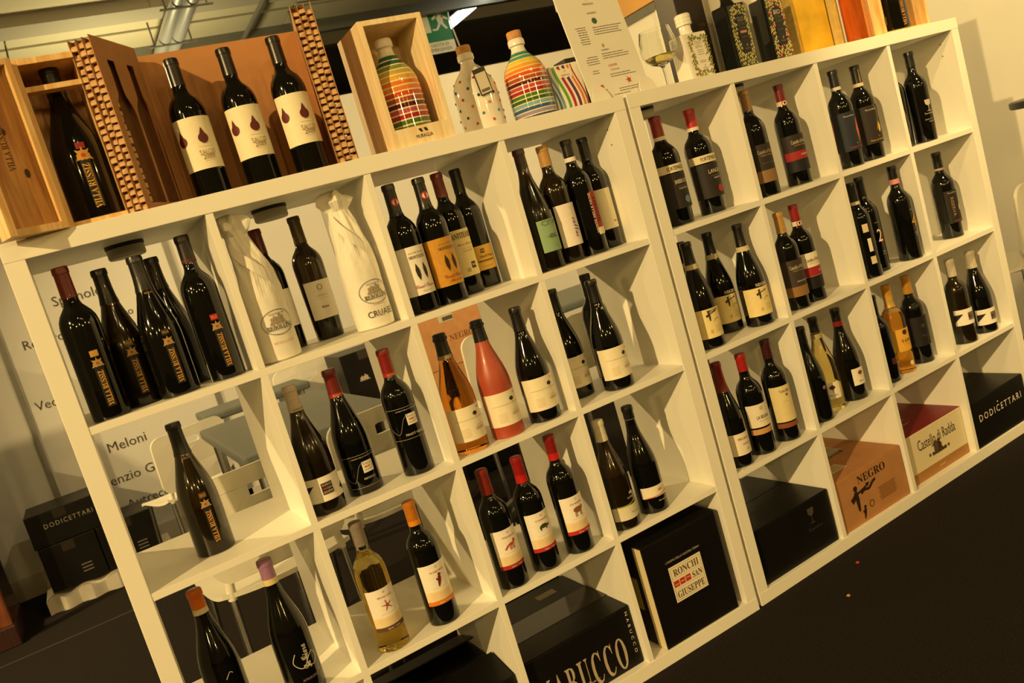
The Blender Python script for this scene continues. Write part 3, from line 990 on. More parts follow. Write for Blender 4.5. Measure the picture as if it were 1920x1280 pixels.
def animal(sh, c, band, txt):
    return [('L', .052, .150, 60, WHT), ('I', 'wreath', .142, .005, '#6a6a62', 6), ('T', serif(txt), .131, .0045, '#c2664a' if band != '#3a2c28' else '#b0925e', 6, 0, .036), ('I', sh, .110, .026, c, 6), ('R', .091, .04, .0006, '#b8a898', 6),
            ('L', .052, .085, 60, '#ecd7ab')] + [('R', .079 - .004 * i, .055, .0006, '#c8a878', 4) for i in range(5)] + [('L', .0515, .0615, 60, band), ('T', 'Salvet  * vivaio', .0565, .004, '#f0e6d0', 8)]


B(0, 2, .471, .050, 'bordeaux', .305, .037, 'clear bottle of white wine with red starfish label', glass=GREENCLEAR, wine=WHITEWINE, level=.67, cap=('#83786c', .055), prints=animal('star', '#a83428', '#5a4038', 'TUSCANI'))
B(0, 2, .603, .049, 'bordeaux', .299, .037, 'dark bottle with orange cap and red bird label', cap=('#b8701e', .045, '#d98c22', .012), prints=animal('bird', '#6e1e1c', '#d97c22', 'NAKIRO'))
B(0, 2, .798, .046, 'bordeaux', .299, .037, 'dark bottle with brown red cap and red fox label', cap=('#7a2418', .062), prints=animal('fox', '#b84a2a', '#a8281c', 'TURAMBANO'))
B(0, 2, .897, .050, 'bordeaux', .292, .037, 'dark bottle with bright red cap and green turtle label', cap=('#8e181a', .045, '#b8201c', .02), prints=animal('turtle', '#3a4426', '#b8261c', 'CAMPANI'))
B(0, 2, 1.000, .048, 'bordeaux', .309, .037, 'dark bottle with red cap and brown sheep label', cap=('#7e1716', .045, '#b8201c', .018), prints=animal('sheep', '#8a5a32', '#b8261c', 'LE MARMI'))
B(0, 2, 1.148, .047, 'burgundy', .293, .040, 'brown bottle with white cap and pale label with green swoosh', glass=BROWNGLASS, wine=mat('dark_brown_wine', (0.010, 0.006, 0.001), 0.18, spec=0.4, coat=0.5), level=.5, cap=('#d8cfb6', .055),
  prints=[('L', .026, .062, 70, '#ddd6bc'), ('T', script('Chardonnay'), .042, .005, '#6a5a44', 24), ('K', [(-.04, .0), (0, .001), (.03, .012)], .003, '#8a9a2a', .064, 0), ('T', 'LA PALETTA', .082, .006, '#cfc8b0', 24, 0, .032), ('I', 'estate', .094, .014, '#cfc8b0', 24)])
B(0, 2, 1.252, .056, 'burgundy', .294, .040, 'black bottle with low white label edged in orange', cap=('#100e0e', .034, '#8a8a80', .0012),
  prints=[('L', .044, .074, 70, '#e9e0c8'), ('K', [(-.045, -.016), (0, -.012), (.045, -.006)], .002, '#c8642a', .060, 0), ('I', 'estate', .062, .013, '#b09a78', 8), ('T', script('Montepulciano'), .032, .006, '#d8d0bc', 16, 0, .036)])

# ---- right unit
FOR = lambda a, b_, c_: [('L', .145, .167, 84, '#e4d7b4'), ('T', 'FORTEMASSO', .156, .011, '#3a2f22', 10, 0, .056), ('L', .045, .142, 84, '#211a17'), ('T', a, .118, .0115, '#ddd3bc', 22, 0, .048), ('R', .105, .04, .0006, '#8a8070', 22), ('T', b_, .098, .0045, '#cfc6b0', 26), ('D', .066, .0105, c_, 28)]
B(1, 0, .136, .075, 'tapered', .304, .041, 'red capped bottle with black label and blue seal, left of the pair', cap=('#8e1a1c', .056, '#e4dcc6', .010), prints=FOR('BARBERA D\'ALBA', 'FORTEMASSO', '#5a7f96'))
B(1, 0, .289, .102, 'tapered', .303, .041, 'red capped bottle with black label and red seal, right of the pair', cap=('#b8242c', .052, '#e4dcc6', .010), prints=FOR('LANGHE', 'NEBBIOLO', '#a8202a'))


def radda(top, mid, tc, low, cols):
    return [('L', .040, .150, 70, top), ('T', 'Castello di Radda', .128, .011, tc, 14, 0, .052), ('T', 'CHIANTI CLASSICO', .117, .0035, '#c8a848', 18)] + cols


B(1, 0, .461, .048, 'bordeaux', .312, .037, 'bottle with brown tan label mostly hidden behind the white divider', cap=('#8a6a3a', .06), prints=radda('#2a211d', 0, '#b8a888', 0, [('L', .040, .075, 70, '#8a6a44'), ('R', .095, .04, .0006, '#8a7a60', 14)]))
B(1, 0, .627, .068, 'bordeaux', .305, .037, 'dark red capped bottle with black label and wide red band', cap=('#6e1820', .050), band=('#dcd0b0', .242, .255, 1), prints=radda('#2a211d', 0, '#d8ccb2', 0, [('L', .075, .100, 70, '#9c2226'), ('T', 'RISERVA', .088, .0055, '#e2d6c0', 30), ('L', .040, .074, 70, '#0d0b0a')]))
COR = lambda c, d, e: [('L', .050, .170, 84, c), ('T', script('Donnachiara'), .158, .006, '#bfb6a4', 12, 0, .036), ('T', d, .060, .0055, e, 20, 0, .05), ('T', '2013', .070, .003, '#a89a80', 26)]
B(1, 0, .859, .053, 'tapered', .305, .038, 'navy capped bottle with dark blue label and orange streak', cap=('#14161f', .052, '#c9c2ae', .010), prints=COR('#1a2230', 'Taurasi di Feudo', '#a8502a') + [('P', [(.028, -.04), (.036, .0), (.03, .045), (.024, .01)], .105, '#c8602a', 0), ('P', [(-.006, -.05), (.0, .04), (-.004, .05), (-.01, -.05)], .105, '#c8642a', -72)])
B(1, 0, .978, .062, 'tapered', .304, .038, 'black capped bottle with brown label and golden leaf', cap=('#171310', .058), band=('#c9b692', .236, .247), prints=COR('#231a12', 'Fiano di Avellino', '#c8a23a') + [('I', 'quill', .098, .030, '#d8a83a', 36), ('K', [(.0, -.02), (.012, .03), (.004, .06)], .001, '#b0a088', .11, 22), ('N', rect(.0018, .04), .27, '#c8a878', 14)])
B(1, 0, 1.166, .080, 'tapered', .298, .036, 'dark bottle mostly hidden by the divider beside the etched black bottle', cap=('#120f0e', .055), prints=[('K', [(-.01, -.06), (.0, -.01), (-.006, .05)], .0012, '#b8ae9c', .09, 10), ('K', [(.004, -.06), (.01, -.01), (.0, .05)], .001, '#a89e8c', .09, 14), ('T', '2012', .035, .004, '#c89a5a', 16)])
B(1, 0, 1.243, .050, 'tapered', .302, .038, 'black bottle etched with a pale wine glass, alone in the upper right compartment', cap=('#0f0d0d', .05),
  prints=[('I', 'wineglass', .118, .036, '#b9ae98', 28), ('T', script('Donnachiara'), .092, .006, '#b9ae98', 26, 0, .032), ('T', 'GRECO DI TUFO', .072, .004, '#a89e8a', 30), ('T', 'RISERVA', .064, .004, '#a89e8a', 32)])

NEG = [('L', .030, .112, 78, '#ebd79a', 6), ('T', serif('NEGRO'), .120, .009, '#e6dcc0', 12, 0, .040), ('I', 'angel', .093, .030, '#3a2e1c', 4), ('K', [(.0, -.004), (.01, .004), (.02, .0)], .001, '#3a2e1c', .078, 6)] + [('R', .060 - .005 * i, .024, .0008, '#a08a58', 24) for i in range(4)] + [('R', .048, .007, .010, '#c8b070', -10)]
NEGF = [p if p[0] != 'T' else ('T', serif('NEGRO'), .105, .008, '#3a2e1c', 12, 0, .036) for p in NEG]
B(1, 1, .109, .052, 'burgundy', .302, .041, 'sloped black bottle with yellow cream label, frontmost beside the unit\'s left side', cap=('#0e0d0c', .062), band=('#c0b48c', .226, .240), prints=NEGF)
B(1, 1, .152, .128, 'burgundy', .300, .041, 'sloped bottle half hidden behind the frontmost yellow label bottle', cap=('#0e0d0c', .062), band=('#c0b48c', .226, .240), prints=NEG)
B(1, 1, .262, .130, 'burgundy', .300, .041, 'sloped black bottle with yellow label, in the middle of its compartment', cap=('#0e0d0c', .062), band=('#b8ac86', .222, .236), prints=NEG)
B(1, 1, .321, .062, 'burgundy', .301, .041, 'sloped black bottle with yellow label nearest the divider', cap=('#0e0d0c', .062), band=('#c8bc94', .222, .236), prints=NEG)
B(1, 1, .476, .048, 'tapered', .295, .036, 'gold capped bottle with brown and tan label', cap=('#b88d4a', .062), prints=radda('#3a2e28', 0, '#d8ccb2', 0, [('T', 'GRAN SELEZIONE', .085, .004, '#d8ccb2', 28), ('L', .040, .070, 70, '#8f6a3c')]))
B(1, 1, .562, .063, 'bordeaux', .300, .037, 'red capped bottle with white label and red lower band', cap=('#8e1e22', .048), band=('#e2d8bc', .236, .250, 1), prints=radda('#ece4cc', 0, '#3a2f24', 0, [('L', .078, .106, 70, '#a0202a'), ('D', .092, .0025, '#e8dcc4', 34), ('L', .040, .0775, 70, '#0d0b0a')]))
B(1, 1, .812, .044, 'bordeaux', .306, .036, 'black bottle with tall numeral 1, against the divider', yaw=YAW - 0.75, cap=('#100e0d', .06), band=('#c8bc98', .236, .246), prints=[('T', '1', .105, .042, '#e6dcc0', 20, 0, .012), ('R', .160, .018, .026, '#d8c8a0', 14), ('R', .056, .018, .024, '#d8c8a0', 22)])
B(1, 1, .886, .070, 'bordeaux', .312, .037, 'black bottle with tall numeral 2', yaw=YAW - 0.62, cap=('#0e0c0c', .065), prints=[('T', '2', .118, .040, '#e6dcc0', 26, 0, .017), ('P', [(-.003, -.03), (.012, -.03), (.012, .01), (.0, .02)], .118, '#5a1e1a', 30, .0001), ('T', 'RISERVA', .160, .003, '#b0a48e', 22), ('T', 'VINO', .064, .004, '#b0a48e', 32), ('T', 'ROSSO', .056, .003, '#b0a48e', 32)])
B(1, 1, 1.030, .050, 'bordeaux', .312, .037, 'black bottle with pink neck band and gold numeral 4', cap=('#171011', .042), band=('#d08a86', .254, .270), prints=[('T', '4', .125, .036, '#c8962e', 34, 0, .018), ('T', 'ANNI', .163, .003, '#b0a48e', 28), ('T', 'VINO', .085, .0045, '#c0b49c', 38), ('T', 'ROSSO', .077, .003, '#b0a48e', 38)])
B(1, 1, 1.329, .088, 'tapered', .302, .038, 'black bottle with brown vertical lettered label, alone near the right edge', cap=('#12100f', .055), band=('#b8a888', .240, .247), prints=[('L', .052, .165, 40, '#1c1512', 22), ('T', 'RISERVA', .108, .011, '#9a7a58', 16, -90, .066), ('T', script('Donnachiara'), .158, .006, '#b0a48c', 22, 0, .03), ('P', [(-.004, -.012), (.006, -.006), (.006, .014), (-.001, .006)], .104, '#b8b0a0', 52), ('T', 'TAURASI', .058, .005, '#a84a3a', 30, 0, .03)])

B(1, 2, .100, .048, 'burgundy', .305, .038, 'long red capped bottle with white label, leftmost on the shelf above the cartons', yaw=YAW - 0.4, cap=('#6e1612', .085), prints=[('L', .035, .098, 78, '#e9dfc8'), ('T', 'PIRCARLO', .082, .0065, '#a03a2c', 20, 0, .036), ('T', 'ROSSO', .066, .005, '#a03a2c', 28), ('R', .05, .008, .008, '#c8b898', 30)])
B(1, 2, .197, .050, 'bordeaux', .298, .037, 'red capped bottle with white label over an orange strip', yaw=YAW - 0.42, cap=('#a0201e', .050), prints=[('L', .083, .150, 60, '#e6dcc2', 6), ('I', 'wreath', .138, .010, '#8a7a58', 16), ('T', 'LA REGINA', .112, .010, '#2a221a', 18, 0, .042), ('R', .100, .03, .001, '#b86a44', 18), ('L', .062, .078, 60, '#c9955a', 6)])
B(1, 2, .303, .050, 'bordeaux', .306, .037, 'bottle with tall cream label beside the divider, dark red cap', yaw=YAW - 0.46, cap=('#3a1214', .055), prints=[('L', .060, .168, 58, '#dfcf9a', 4), ('T', 'TAURE', .152, .008, '#6a5430', 16), ('D', .140, .004, '#7a6438', 22), ('R', .12, .02, .0006, '#a08a58', 16)] + [('R', .11 - .007 * i, .034, .0005, '#c0ac78', 14) for i in range(5)] + [('L', .042, .056, 58, '#8a4a2e', 4)])
B(1, 2, .456, .052, 'burgundy', .296, .038, 'dark bottle half hidden by the divider beside the white wine', cap=('#120f0e', .05), prints=[('D', .105, .006, '#8a6a58', 24), ('T', 'ROSSO', .14, .006, '#6a5e50', 26)])
B(1, 2, .550, .083, 'burgundy', .298, .039, 'clear bottle of pale white wine with black cap and white square label', yaw=YAW - 0.78, glass=CLEAR, wine=GOLDWINE, level=.74, cap=('#0f0e0d', .046), band=('#b09a5c', .232, .246), prints=[('L', .040, .092, 40, '#ece4d0', 10), ('I', 'tree', .074, .018, '#5a2e20', 12), ('T', script('Bianello'), .052, .006, '#8a7a62', 12, 0, .026)])
B(1, 2, .648, .076, 'burgundy', .297, .040, 'black bottle with red ringed cap and white square label', yaw=YAW - 0.6, cap=('#121011', .040, '#7a1618', .016), prints=[('L', .048, .102, 36, '#ece4d0', 30), ('I', 'tree', .084, .017, '#7a3a24', 34), ('T', script('Rosso'), .060, .006, '#8a7a62', 34)])
B(1, 2, .806, .062, 'bordeaux', .288, .036, 'dark bottle peeking out behind the divider beside the amber bottle', cap=('#1a1210', .05), prints=[('R', .07, .02, .02, '#4a1a16', 30)])
B(1, 2, .903, .075, 'bordeaux', .298, .037, 'clear bottle of amber wine with gold cap and yellow label', glass=CLEAR, wine=AMBERWINE, level=.70, cap=('#c88d28', .034, '#c9a24a', .04), prints=[('L', .075, .150, 70, '#e0aa3e'), ('D', .138, .0085, '#3a2a14', 24), ('T', serif('TANI'), .110, .010, '#5a3c14', 24, 0, .034), ('R', .098, .02, .0008, '#8a6220', 24), ('D', .032, .008, '#e6d0a0', 30)])
B(1, 2, 1.008, .076, 'bordeaux', .299, .037, 'black bottle with gold cap and faint dark label', cap=('#bd8a2c', .060), prints=[('L', .060, .160, 66, '#120e0d', 6), ('D', .128, .007, '#3a3038', 16), ('T', script('Tani'), .096, .009, '#4a4048', 18)])
B(1, 2, 1.217, .050, 'bordeaux', .296, .038, 'brown bottle with silver cap and white swoosh label, left of the far right pair', glass=BROWNGLASS, wine=MATS['dark_brown_wine'], level=.72, cap=('#c2b8a4', .060), yaw=YAW - 0.1, prints=[(p[0], p[1] + .036) + p[2:] if p[0] in 'R' else (p[:1] + (p[1] + .036, p[2] + .036) + p[3:] if p[0] == 'L' else p[:2] + (p[2] + .036,) + p[3:]) for p in ZED])
B(1, 2, 1.339, .052, 'burgundy', .292, .041, 'sloped dark bottle with silver cap and white swoosh label at the far right', cap=('#c2b8a4', .060), yaw=YAW - 0.1, prints=ZED)


# ------------------------------------------------------------------ paper wrapped bottles
def wrapped(x_, y_, H, lean, label, seed, cru):
    root = thing('wrapped_bottle', label, 'bottle', (x_, y_, ZB[0]), 0.06, 'bottles wrapped in printed tissue paper')
    rnd = random.Random(seed)
    ph = [rnd.uniform(0, 6.28) for _ in range(8)]
    prof = [(.001, 0.0), (.035, 0.0), (.0435, .004), (.0450, .02), (.0450, .06), (.0450, .11), (.0452, .14), (.0440, .16), (.0415, .18), (.0385, .20), (.0350, .22), (.0315, .24), (.0275, .26), (.024, .275), (.0215, .287), (.024, .298), (.030, .310), (.028, .320), (.020, .328), (.001, .330)]
    n = 56
    b_ = MB()
    vs, fs = [], []
    for r_, z_ in prof:
        z_ = z_ * H / .33
        f = min(1, max(0, (z_ - .12) / .12))
        for i in range(n):
            a = 2 * PI * i / n
            w = 1 + f * (.085 * math.sin(3 * a + ph[0] + 14 * z_) + .07 * math.sin(7 * a + ph[1] - 30 * z_) + .05 * math.sin(13 * a + ph[2] + 60 * z_)) + .006 * math.sin(5 * a + ph[3] + 25 * z_)
            tp = 1.0
            if z_ > .295 * H / .33:
                tp = 1 + .28 * math.sin(4 * a + ph[4]) + .15 * math.sin(9 * a + ph[5])
            sh = lean * max(0, z_ - .2)
            vs.append((r_ * w * tp * math.sin(a) + sh, -r_ * w * tp * math.cos(a), z_ + (.008 * math.sin(3 * a + ph[6]) if z_ > .3 else 0)))
    for j in range(len(prof) - 1):
        for i in range(n):
            fs.append((j * n + i, j * n + (i + 1) % n, (j + 1) * n + (i + 1) % n, (j + 1) * n + i))
    fs.append(tuple(reversed(range(n))))
    fs.append(tuple(range((len(prof) - 1) * n, len(prof) * n)))
    b_.add(vs, fs, TISSUE)
    w_ = b_.build('paper_wrap', root, smooth=False)
    # folded flap at the neck
    fl = MB()
    z0 = .235 * H / .33
    pts = []
    for i in range(9):
        a = -1.0 + i * .22
        pts.append((a, z0 + .045 - .012 * i))
    vv = []
    for a, zz in pts:
        rr = .040 - max(0, zz - .23) * .25
        vv.append((rr * math.sin(a) + lean * max(0, zz - .2), -rr * math.cos(a), zz))
        vv.append(((rr + .004) * math.sin(a) + lean * max(0, zz - .2), -(rr + .004) * math.cos(a), zz - .03))
    fl.add(vv, [(2 * i, 2 * i + 2, 2 * i + 3, 2 * i + 1) for i in range(8)], TISSUE)
    fl.build('paper_fold', root)
    em, le = MB(), MB()
    ink = paint('#4a4034')
    R_ = .0455
    zc = .083
    a0 = math.radians(6)
    wrap(em, ribbon([(.0375 * math.cos(2 * PI * i / 36), .027 * math.sin(2 * PI * i / 36)) for i in range(37)], .0009), R_, .001, a0, zc, ink)
    wrap(em, ribbon([(.036 * math.cos(2 * PI * i / 36), .0255 * math.sin(2 * PI * i / 36)) for i in range(37)], .0004), R_, .001, a0, zc, ink)
    wrap(em, shift(shape('estate', .034), 0, .0055), R_, .001, a0, zc, paint('#a0937c'))
    wrap(le, text2d(serif('REBOLLINI'), .0105, .056), R_, .0022, a0, zc - .0105, ink)
    wrap(le, text2d('VITICOLTORI DAL 1968', .0035, .034), R_, .0016, a0, zc + .0185, ink)
    if cru:
        wrap(le, text2d('CRUASÉ', .018, .064), R_, .0016, a0, .036, ink)
        wrap(le, disc(.0016, 8), R_, .0016, a0, .0335, paint('#d8702a'))
        wrap(em, rect(.03, .004), R_, .0009, a0, .056, paint('#ead2b4'))
    else:
        wrap(le, text2d('METODO CLASSICO', .005, .046), R_, .0014, a0, .040, paint('#d8a888'))
    em.build('emblem', w_)
    le.build('lettering', w_)


wrapped(.440, .064, .322, -.15, 'bottle wrapped in crumpled white paper with an oval estate stamp, against the divider', 3, False)
wrapped(.668, .072, .318, -.05, 'bottle wrapped in crumpled white paper lettered with a rose wine name', 11, True)


# ------------------------------------------------------------------ cartons in the bottom row
def fy(mb_, flat, x_, z_, material, y=-0.0008):
    """flat drawing on a face that looks towards -y"""
    mb_.add([(x_ + vx, y, z_ + vy) for vx, vy in flat[0]], flat[1], material)


def fz(mb_, flat, x_, y_, z_, material):
    """flat drawing on a top face"""
    mb_.add([(x_ + vx, y_ + vy, z_) for vx, vy in flat[0]], flat[1], material)


def carton(unit, x_, y_, z_, w, d, h, material, label, name='carton', top=None, flap=0.0015, rz=None, seam=True):
    root = thing(name, label, 'box', U(unit, x_, y_, z_), (YAW if unit else 0) if rz is None else rz, 'cardboard wine cartons')
    body = MB()
    body.box(0, w, 0, d, 0, h - 0.003, material)
    body = body.build('body', root, bevel=0.002)
    tm = top or material
    if seam:
        for k_ in (0, 1):
            y0 = 0.001 + k_ * d / 2
            boxpart('top_flap', 0.001, w - 0.001, y0, y0 + d / 2 - 0.002, h - 0.003, h, tm, root, bevel=0.001)
    return root, body


PALE = '#d9cfb8'
# tall black carton with the square white label
c, body = carton(0, 1.142, 0.006, ZB[3], .257, .33, .292, BLACKCARD, 'tall black carton with a square white label bearing three red squares')
q, l = MB(), MB()
boxpart('side_board', -0.0025, -0.0002, 0.002, 0.036, 0.002, 0.288, mat('raw_white_board', '#e2d4ac', 0.7), c)
boxpart('side_sticker', -0.0022, -0.0002, 0.06, 0.15, 0.10, 0.19, paint('#9a8a34'), c)
boxpart('hand_hole', -0.0020, -0.0002, 0.06, 0.16, 0.215, 0.245, paint('#080706'), c)
fy(q, rect(.112, .100), .122, .155, paint('#e8dfc6'), -0.0008)
fy(q, ribbon([(-.051, -.045), (.051, -.045), (.051, .045), (-.051, .045), (-.051, -.045)], .0012), .122, .155, paint('#8a7a5c'), -0.0012)
for i in range(3):
    fy(q, rect(.0175, .0175), .081 + .020 * i, .155, paint('#b8341f'), -0.0012)
    fy(q, rect(.012, .0025), .081 + .020 * i, .155 + .002 * (i - 1), paint('#e2b090'), -0.0016)
for zz in (.141, .170):
    fy(q, rect(.092, .0008), .122, zz, paint('#9a8a6c'), -0.0012)
q.build('emblem', body)
fy(l, text2d(serif('RONCHI'), .020, .088), .122, .185, paint('#5a4a34'), -0.0013)
fy(l, text2d(serif('SAN'), .018, .034), .1525, .155, paint('#5a4a34'), -0.0013)
fy(l, text2d(serif('GIUSEPPE'), .020, .094), .122, .124, paint('#5a4a34'), -0.0013)
fy(l, text2d("· L'ANIMA DELLA NOSTRA TERRA ·", .0062, .125), .122, .221, paint('#b9ae98'), -0.0009)
l.build('lettering', body)

# black carton with tall white letters
c, body = carton(0, .748, 0.022, ZB[3], .322, .335, .163, BLACKCARD, 'low black carton lettered in tall thin white capitals', seam=False)
boxpart('top_flap', .001, .321, .001, .150, .160, .1635, BLACKCARD, c, bevel=.001)
boxpart('top_flap', .001, .321, .156, .334, .160, .1635, BLACKCARD, c, bevel=.001)
boxpart('tape', .0, .322, .10, .205, .1637, .1643, mat('glossy_tape', (0.02, 0.016, 0.012), 0.15), c)
boxpart('sticker', .195, .255, .255, .285, .1638, .1644, paint('#b8a888'), c)
q = MB()
fy(q, text2d(serif('NABUCCO'), .086, .262, space=1.25), .150, .052, paint('#b3a48e'), -0.0008)
fy(q, turn(text2d('NABUCCO', .008, .115, space=1.8), -PI / 2), .309, .092, paint('#d8cdb8'), -0.0008)
fy(q, text2d(script('Monte'), .010), .165, .028, paint('#b3a48e'), -0.0014)
q.build('lettering', body)

# black carton at the bottom left, one flap up
c, body = carton(0, .402, 0.03, ZB[3], .315, .33, .150, BLACKCARD, 'plain black carton with raised flaps, low in the left unit', seam=False)
q = MB()
q.add([(0, 0, .148), (.315, 0, .148), (.315, .11, .172), (0, .11, .172), (0, .003, .1445), (.315, .003, .1445), (.315, .112, .169), (0, .112, .169)],
      [(0, 1, 2, 3), (7, 6, 5, 4), (0, 4, 5, 1), (2, 6, 7, 3), (1, 5, 6, 2), (3, 7, 4, 0)], BLACKCARD)
q.build('top_flap', c)
q = MB()
q.add([(0, .33, .148), (.315, .33, .148), (.315, .22, .178), (0, .22, .178), (0, .327, .1445), (.315, .327, .1445), (.315, .218, .175), (0, .218, .175)],
      [(3, 2, 1, 0), (4, 5, 6, 7), (1, 5, 4, 0), (3, 7, 6, 2), (2, 6, 5, 1), (0, 4, 7, 3)], BLACKCARD)
q.build('top_flap', c)

# right unit
c, body = carton(1, .046, .014, ZB[3], .318, .33, .166, BLACKCARD, 'black carton with a faint etched wine glass, leftmost in the right unit')
q = MB()
fy(q, shape('wineglass', .045), .232, .118, paint('#4a4238'))
q.build('emblem', body)
q = MB()
fy(q, text2d(script('Donnachiara'), .012, .06), .238, .078, paint('#3e362e'))
fz(q, text2d(script('Donnachiara'), .018, .09), .10, .10, .1664, paint('#3a332b'))
q.build('lettering', body)

c, body = carton(1, .394, .012, ZB[3], .322, .33, .168, mat('orange_brown_carton', '#b58050', 0.7, var=0.1, scale=20, bump=0.1), 'brown cardboard carton lettered in black serif capitals with an angel drawing', top=MATS['orange_brown_carton'])
q = MB()
ink = paint('#2c1d10')
fy(q, shape('angel', .085), .105, .085, ink)
fy(q, ribbon(smoothpts([(-.03, 0), (-.01, .006), (.01, .003), (.03, .016), (.045, .02)]), .009), .135, .092, ink)
fy(q, ring(.010, .0025, 14), .142, .045, ink)
fy(q, shape('bird', .035), .105, .032, ink)
for i in range(9):
    fy(q, rect(.085 - .006 * (i % 3), .0022), .225, .078 - .005 * i, paint('#7a4c22'))
fz(q, rect(.12, .09), .185, .20, .1684, paint('#b9ad92'))
fz(q, rect(.11, .016), .18, .155, .1688, paint('#1e1812'))
fz(q, rect(.045, .05), .17, .205, .1688, paint('#5a5244'))
fz(q, rect(.11, .05), .075, .075, .1684, paint('#d2c09c'))
for i in range(4):
    fz(q, rect(.09, .003), .075, .09 - .009 * i, .1688, paint('#9a8866'))
q.build('print', body)
q = MB()
fy(q, text2d(serif('NEGRO'), .026, .135), .168, .136, ink)
fz(q, text2d('EXPRESS', .012, .08), .185, .155, .1692, paint('#d8ccb0'))
q.build('lettering', body)

REDT = mat('red_printed_card', '#7c1a1e', 0.45, var=0.1, scale=10)
c, body = carton(1, .770, .026, ZB[3], .300, .31, .168, mat('cream_printed_card', '#e0d3ae', 0.55, var=0.03, scale=10), 'white carton with dark red top and a castle drawing', top=REDT)
q = MB()
fy(q, rect(.298, .034), .150, .0175, paint('#a87840'))
fy(q, shape('castle', .085), .150, .082, paint('#5a4632'))
fy(q, disc(.0022, 8), .143, .062, paint('#5a4632'))
fy(q, disc(.0022, 8), .157, .062, paint('#5a4632'))
fz(q, shape('castle', .05), .10, .085, .1684, paint('#c2a494'))
q.build('print', body)
q = MB()
fy(q, text2d('Castello di Radda', .036, .205), .150, .118, paint('#3c2e20'))
fy(q, text2d('CHIANTI', .006), .150, .018, paint('#e2d2a8'), -0.0012)
fz(q, text2d('Castello di Radda', .016, .10), .10, .115, .1684, paint('#c2a494'))
q.build('lettering', body)

c, body = carton(1, 1.100, .006, ZB[3], .315, .33, .165, BLACKCARD, 'black carton lettered in spaced white capitals at the right end')


def dodici(q_, x_, z_, w, h):
    fy(q_, text2d('DODICETTARI', h, w, space=1.35), x_, z_, paint('#e4dcc6'))
    fy(q_, disc(h * .13, 8), x_ - w * .045, z_ + h * .95, paint('#e4dcc6'))


q = MB()
dodici(q, .158, .098, .255, .024)
for i in range(4):
    fz(q, turn(rect(.006, .035), -.3) if i < 3 else disc(.008, 10), .06 + .026 * i, .13, .1656, paint('#cfc6b0'))
q.build('lettering', body)

# ------------------------------------------------------------------ things on top of the left unit
ZS = WID


def curve_plate(outer, holes, th, name, material, parent, mtx):
    """plate of thickness th with cut-outs; outline in local x (along) and y (up), thickness along z"""
    cu = bpy.data.curves.new(name, 'CURVE')
    cu.dimensions = '2D'
    cu.fill_mode = 'BOTH'
    cu.extrude = th / 2
    for lp in [outer] + holes:
        s = cu.splines.new('POLY')
        s.points.add(len(lp) - 1)
        for pt, co in zip(s.points, lp):
            pt.co = (co[0], co[1], 0, 1)
        s.use_cyclic_u = True
    ob = bpy.data.objects.new(name, cu)
    me = bpy.data.meshes.new_from_object(ob)
    bpy.data.objects.remove(ob)
    bpy.data.curves.remove(cu)
    me.materials.clear()
    me.materials.append(material)
    me.transform(mtx)
    return link(name, me, parent)


def bottle_outline(cx, z0, H, r):
    pr = [(a, z) for a, z in profile('bordeaux', H, r) if a > 0]
    right = [(cx + a, z0 + z) for a, z in pr]
    left = [(cx - a, z0 + z) for a, z in reversed(pr)]
    return right + left


holder = thing('bottle_holder', 'brown honeycomb cardboard display holder with bottle shaped cut-outs, standing open', 'holder', (0.25, 0.0, ZS))
FL = MB()
FL.add([(-.0068, 0, -.0048), (.0068, 0, -.0048), (.0068, 0, .0012), (-.0068, 0, .0012), (-.0068, .004, .0046), (.0068, .004, .0046), (.0068, .03, -.0048), (-.0068, .03, -.0048), (.0068, .03, .0046), (-.0068, .03, .0046)],
       [(0, 1, 2, 3), (3, 2, 5, 4), (4, 5, 8, 9), (0, 7, 6, 1), (1, 6, 8, 5, 2), (0, 3, 4, 9, 7), (6, 7, 9, 8)], CARDEDGE)
flute_me = FL.mesh('flute')
FL2 = MB()
FL2.add([(-.0066, 0, -.0044), (.0066, .003, -.0044), (.0066, .0, .0034), (-.0066, .002, .0034), (-.0066, .03, -.0044), (.0066, .03, -.0044), (.0066, .03, .0034), (-.0066, .03, .0034)],
        [(0, 1, 2, 3), (7, 6, 5, 4), (0, 4, 5, 1), (2, 6, 7, 3), (1, 5, 6, 2), (3, 7, 4, 0)], CARDEDGE)
flute2_me = FL2.mesh('flute')


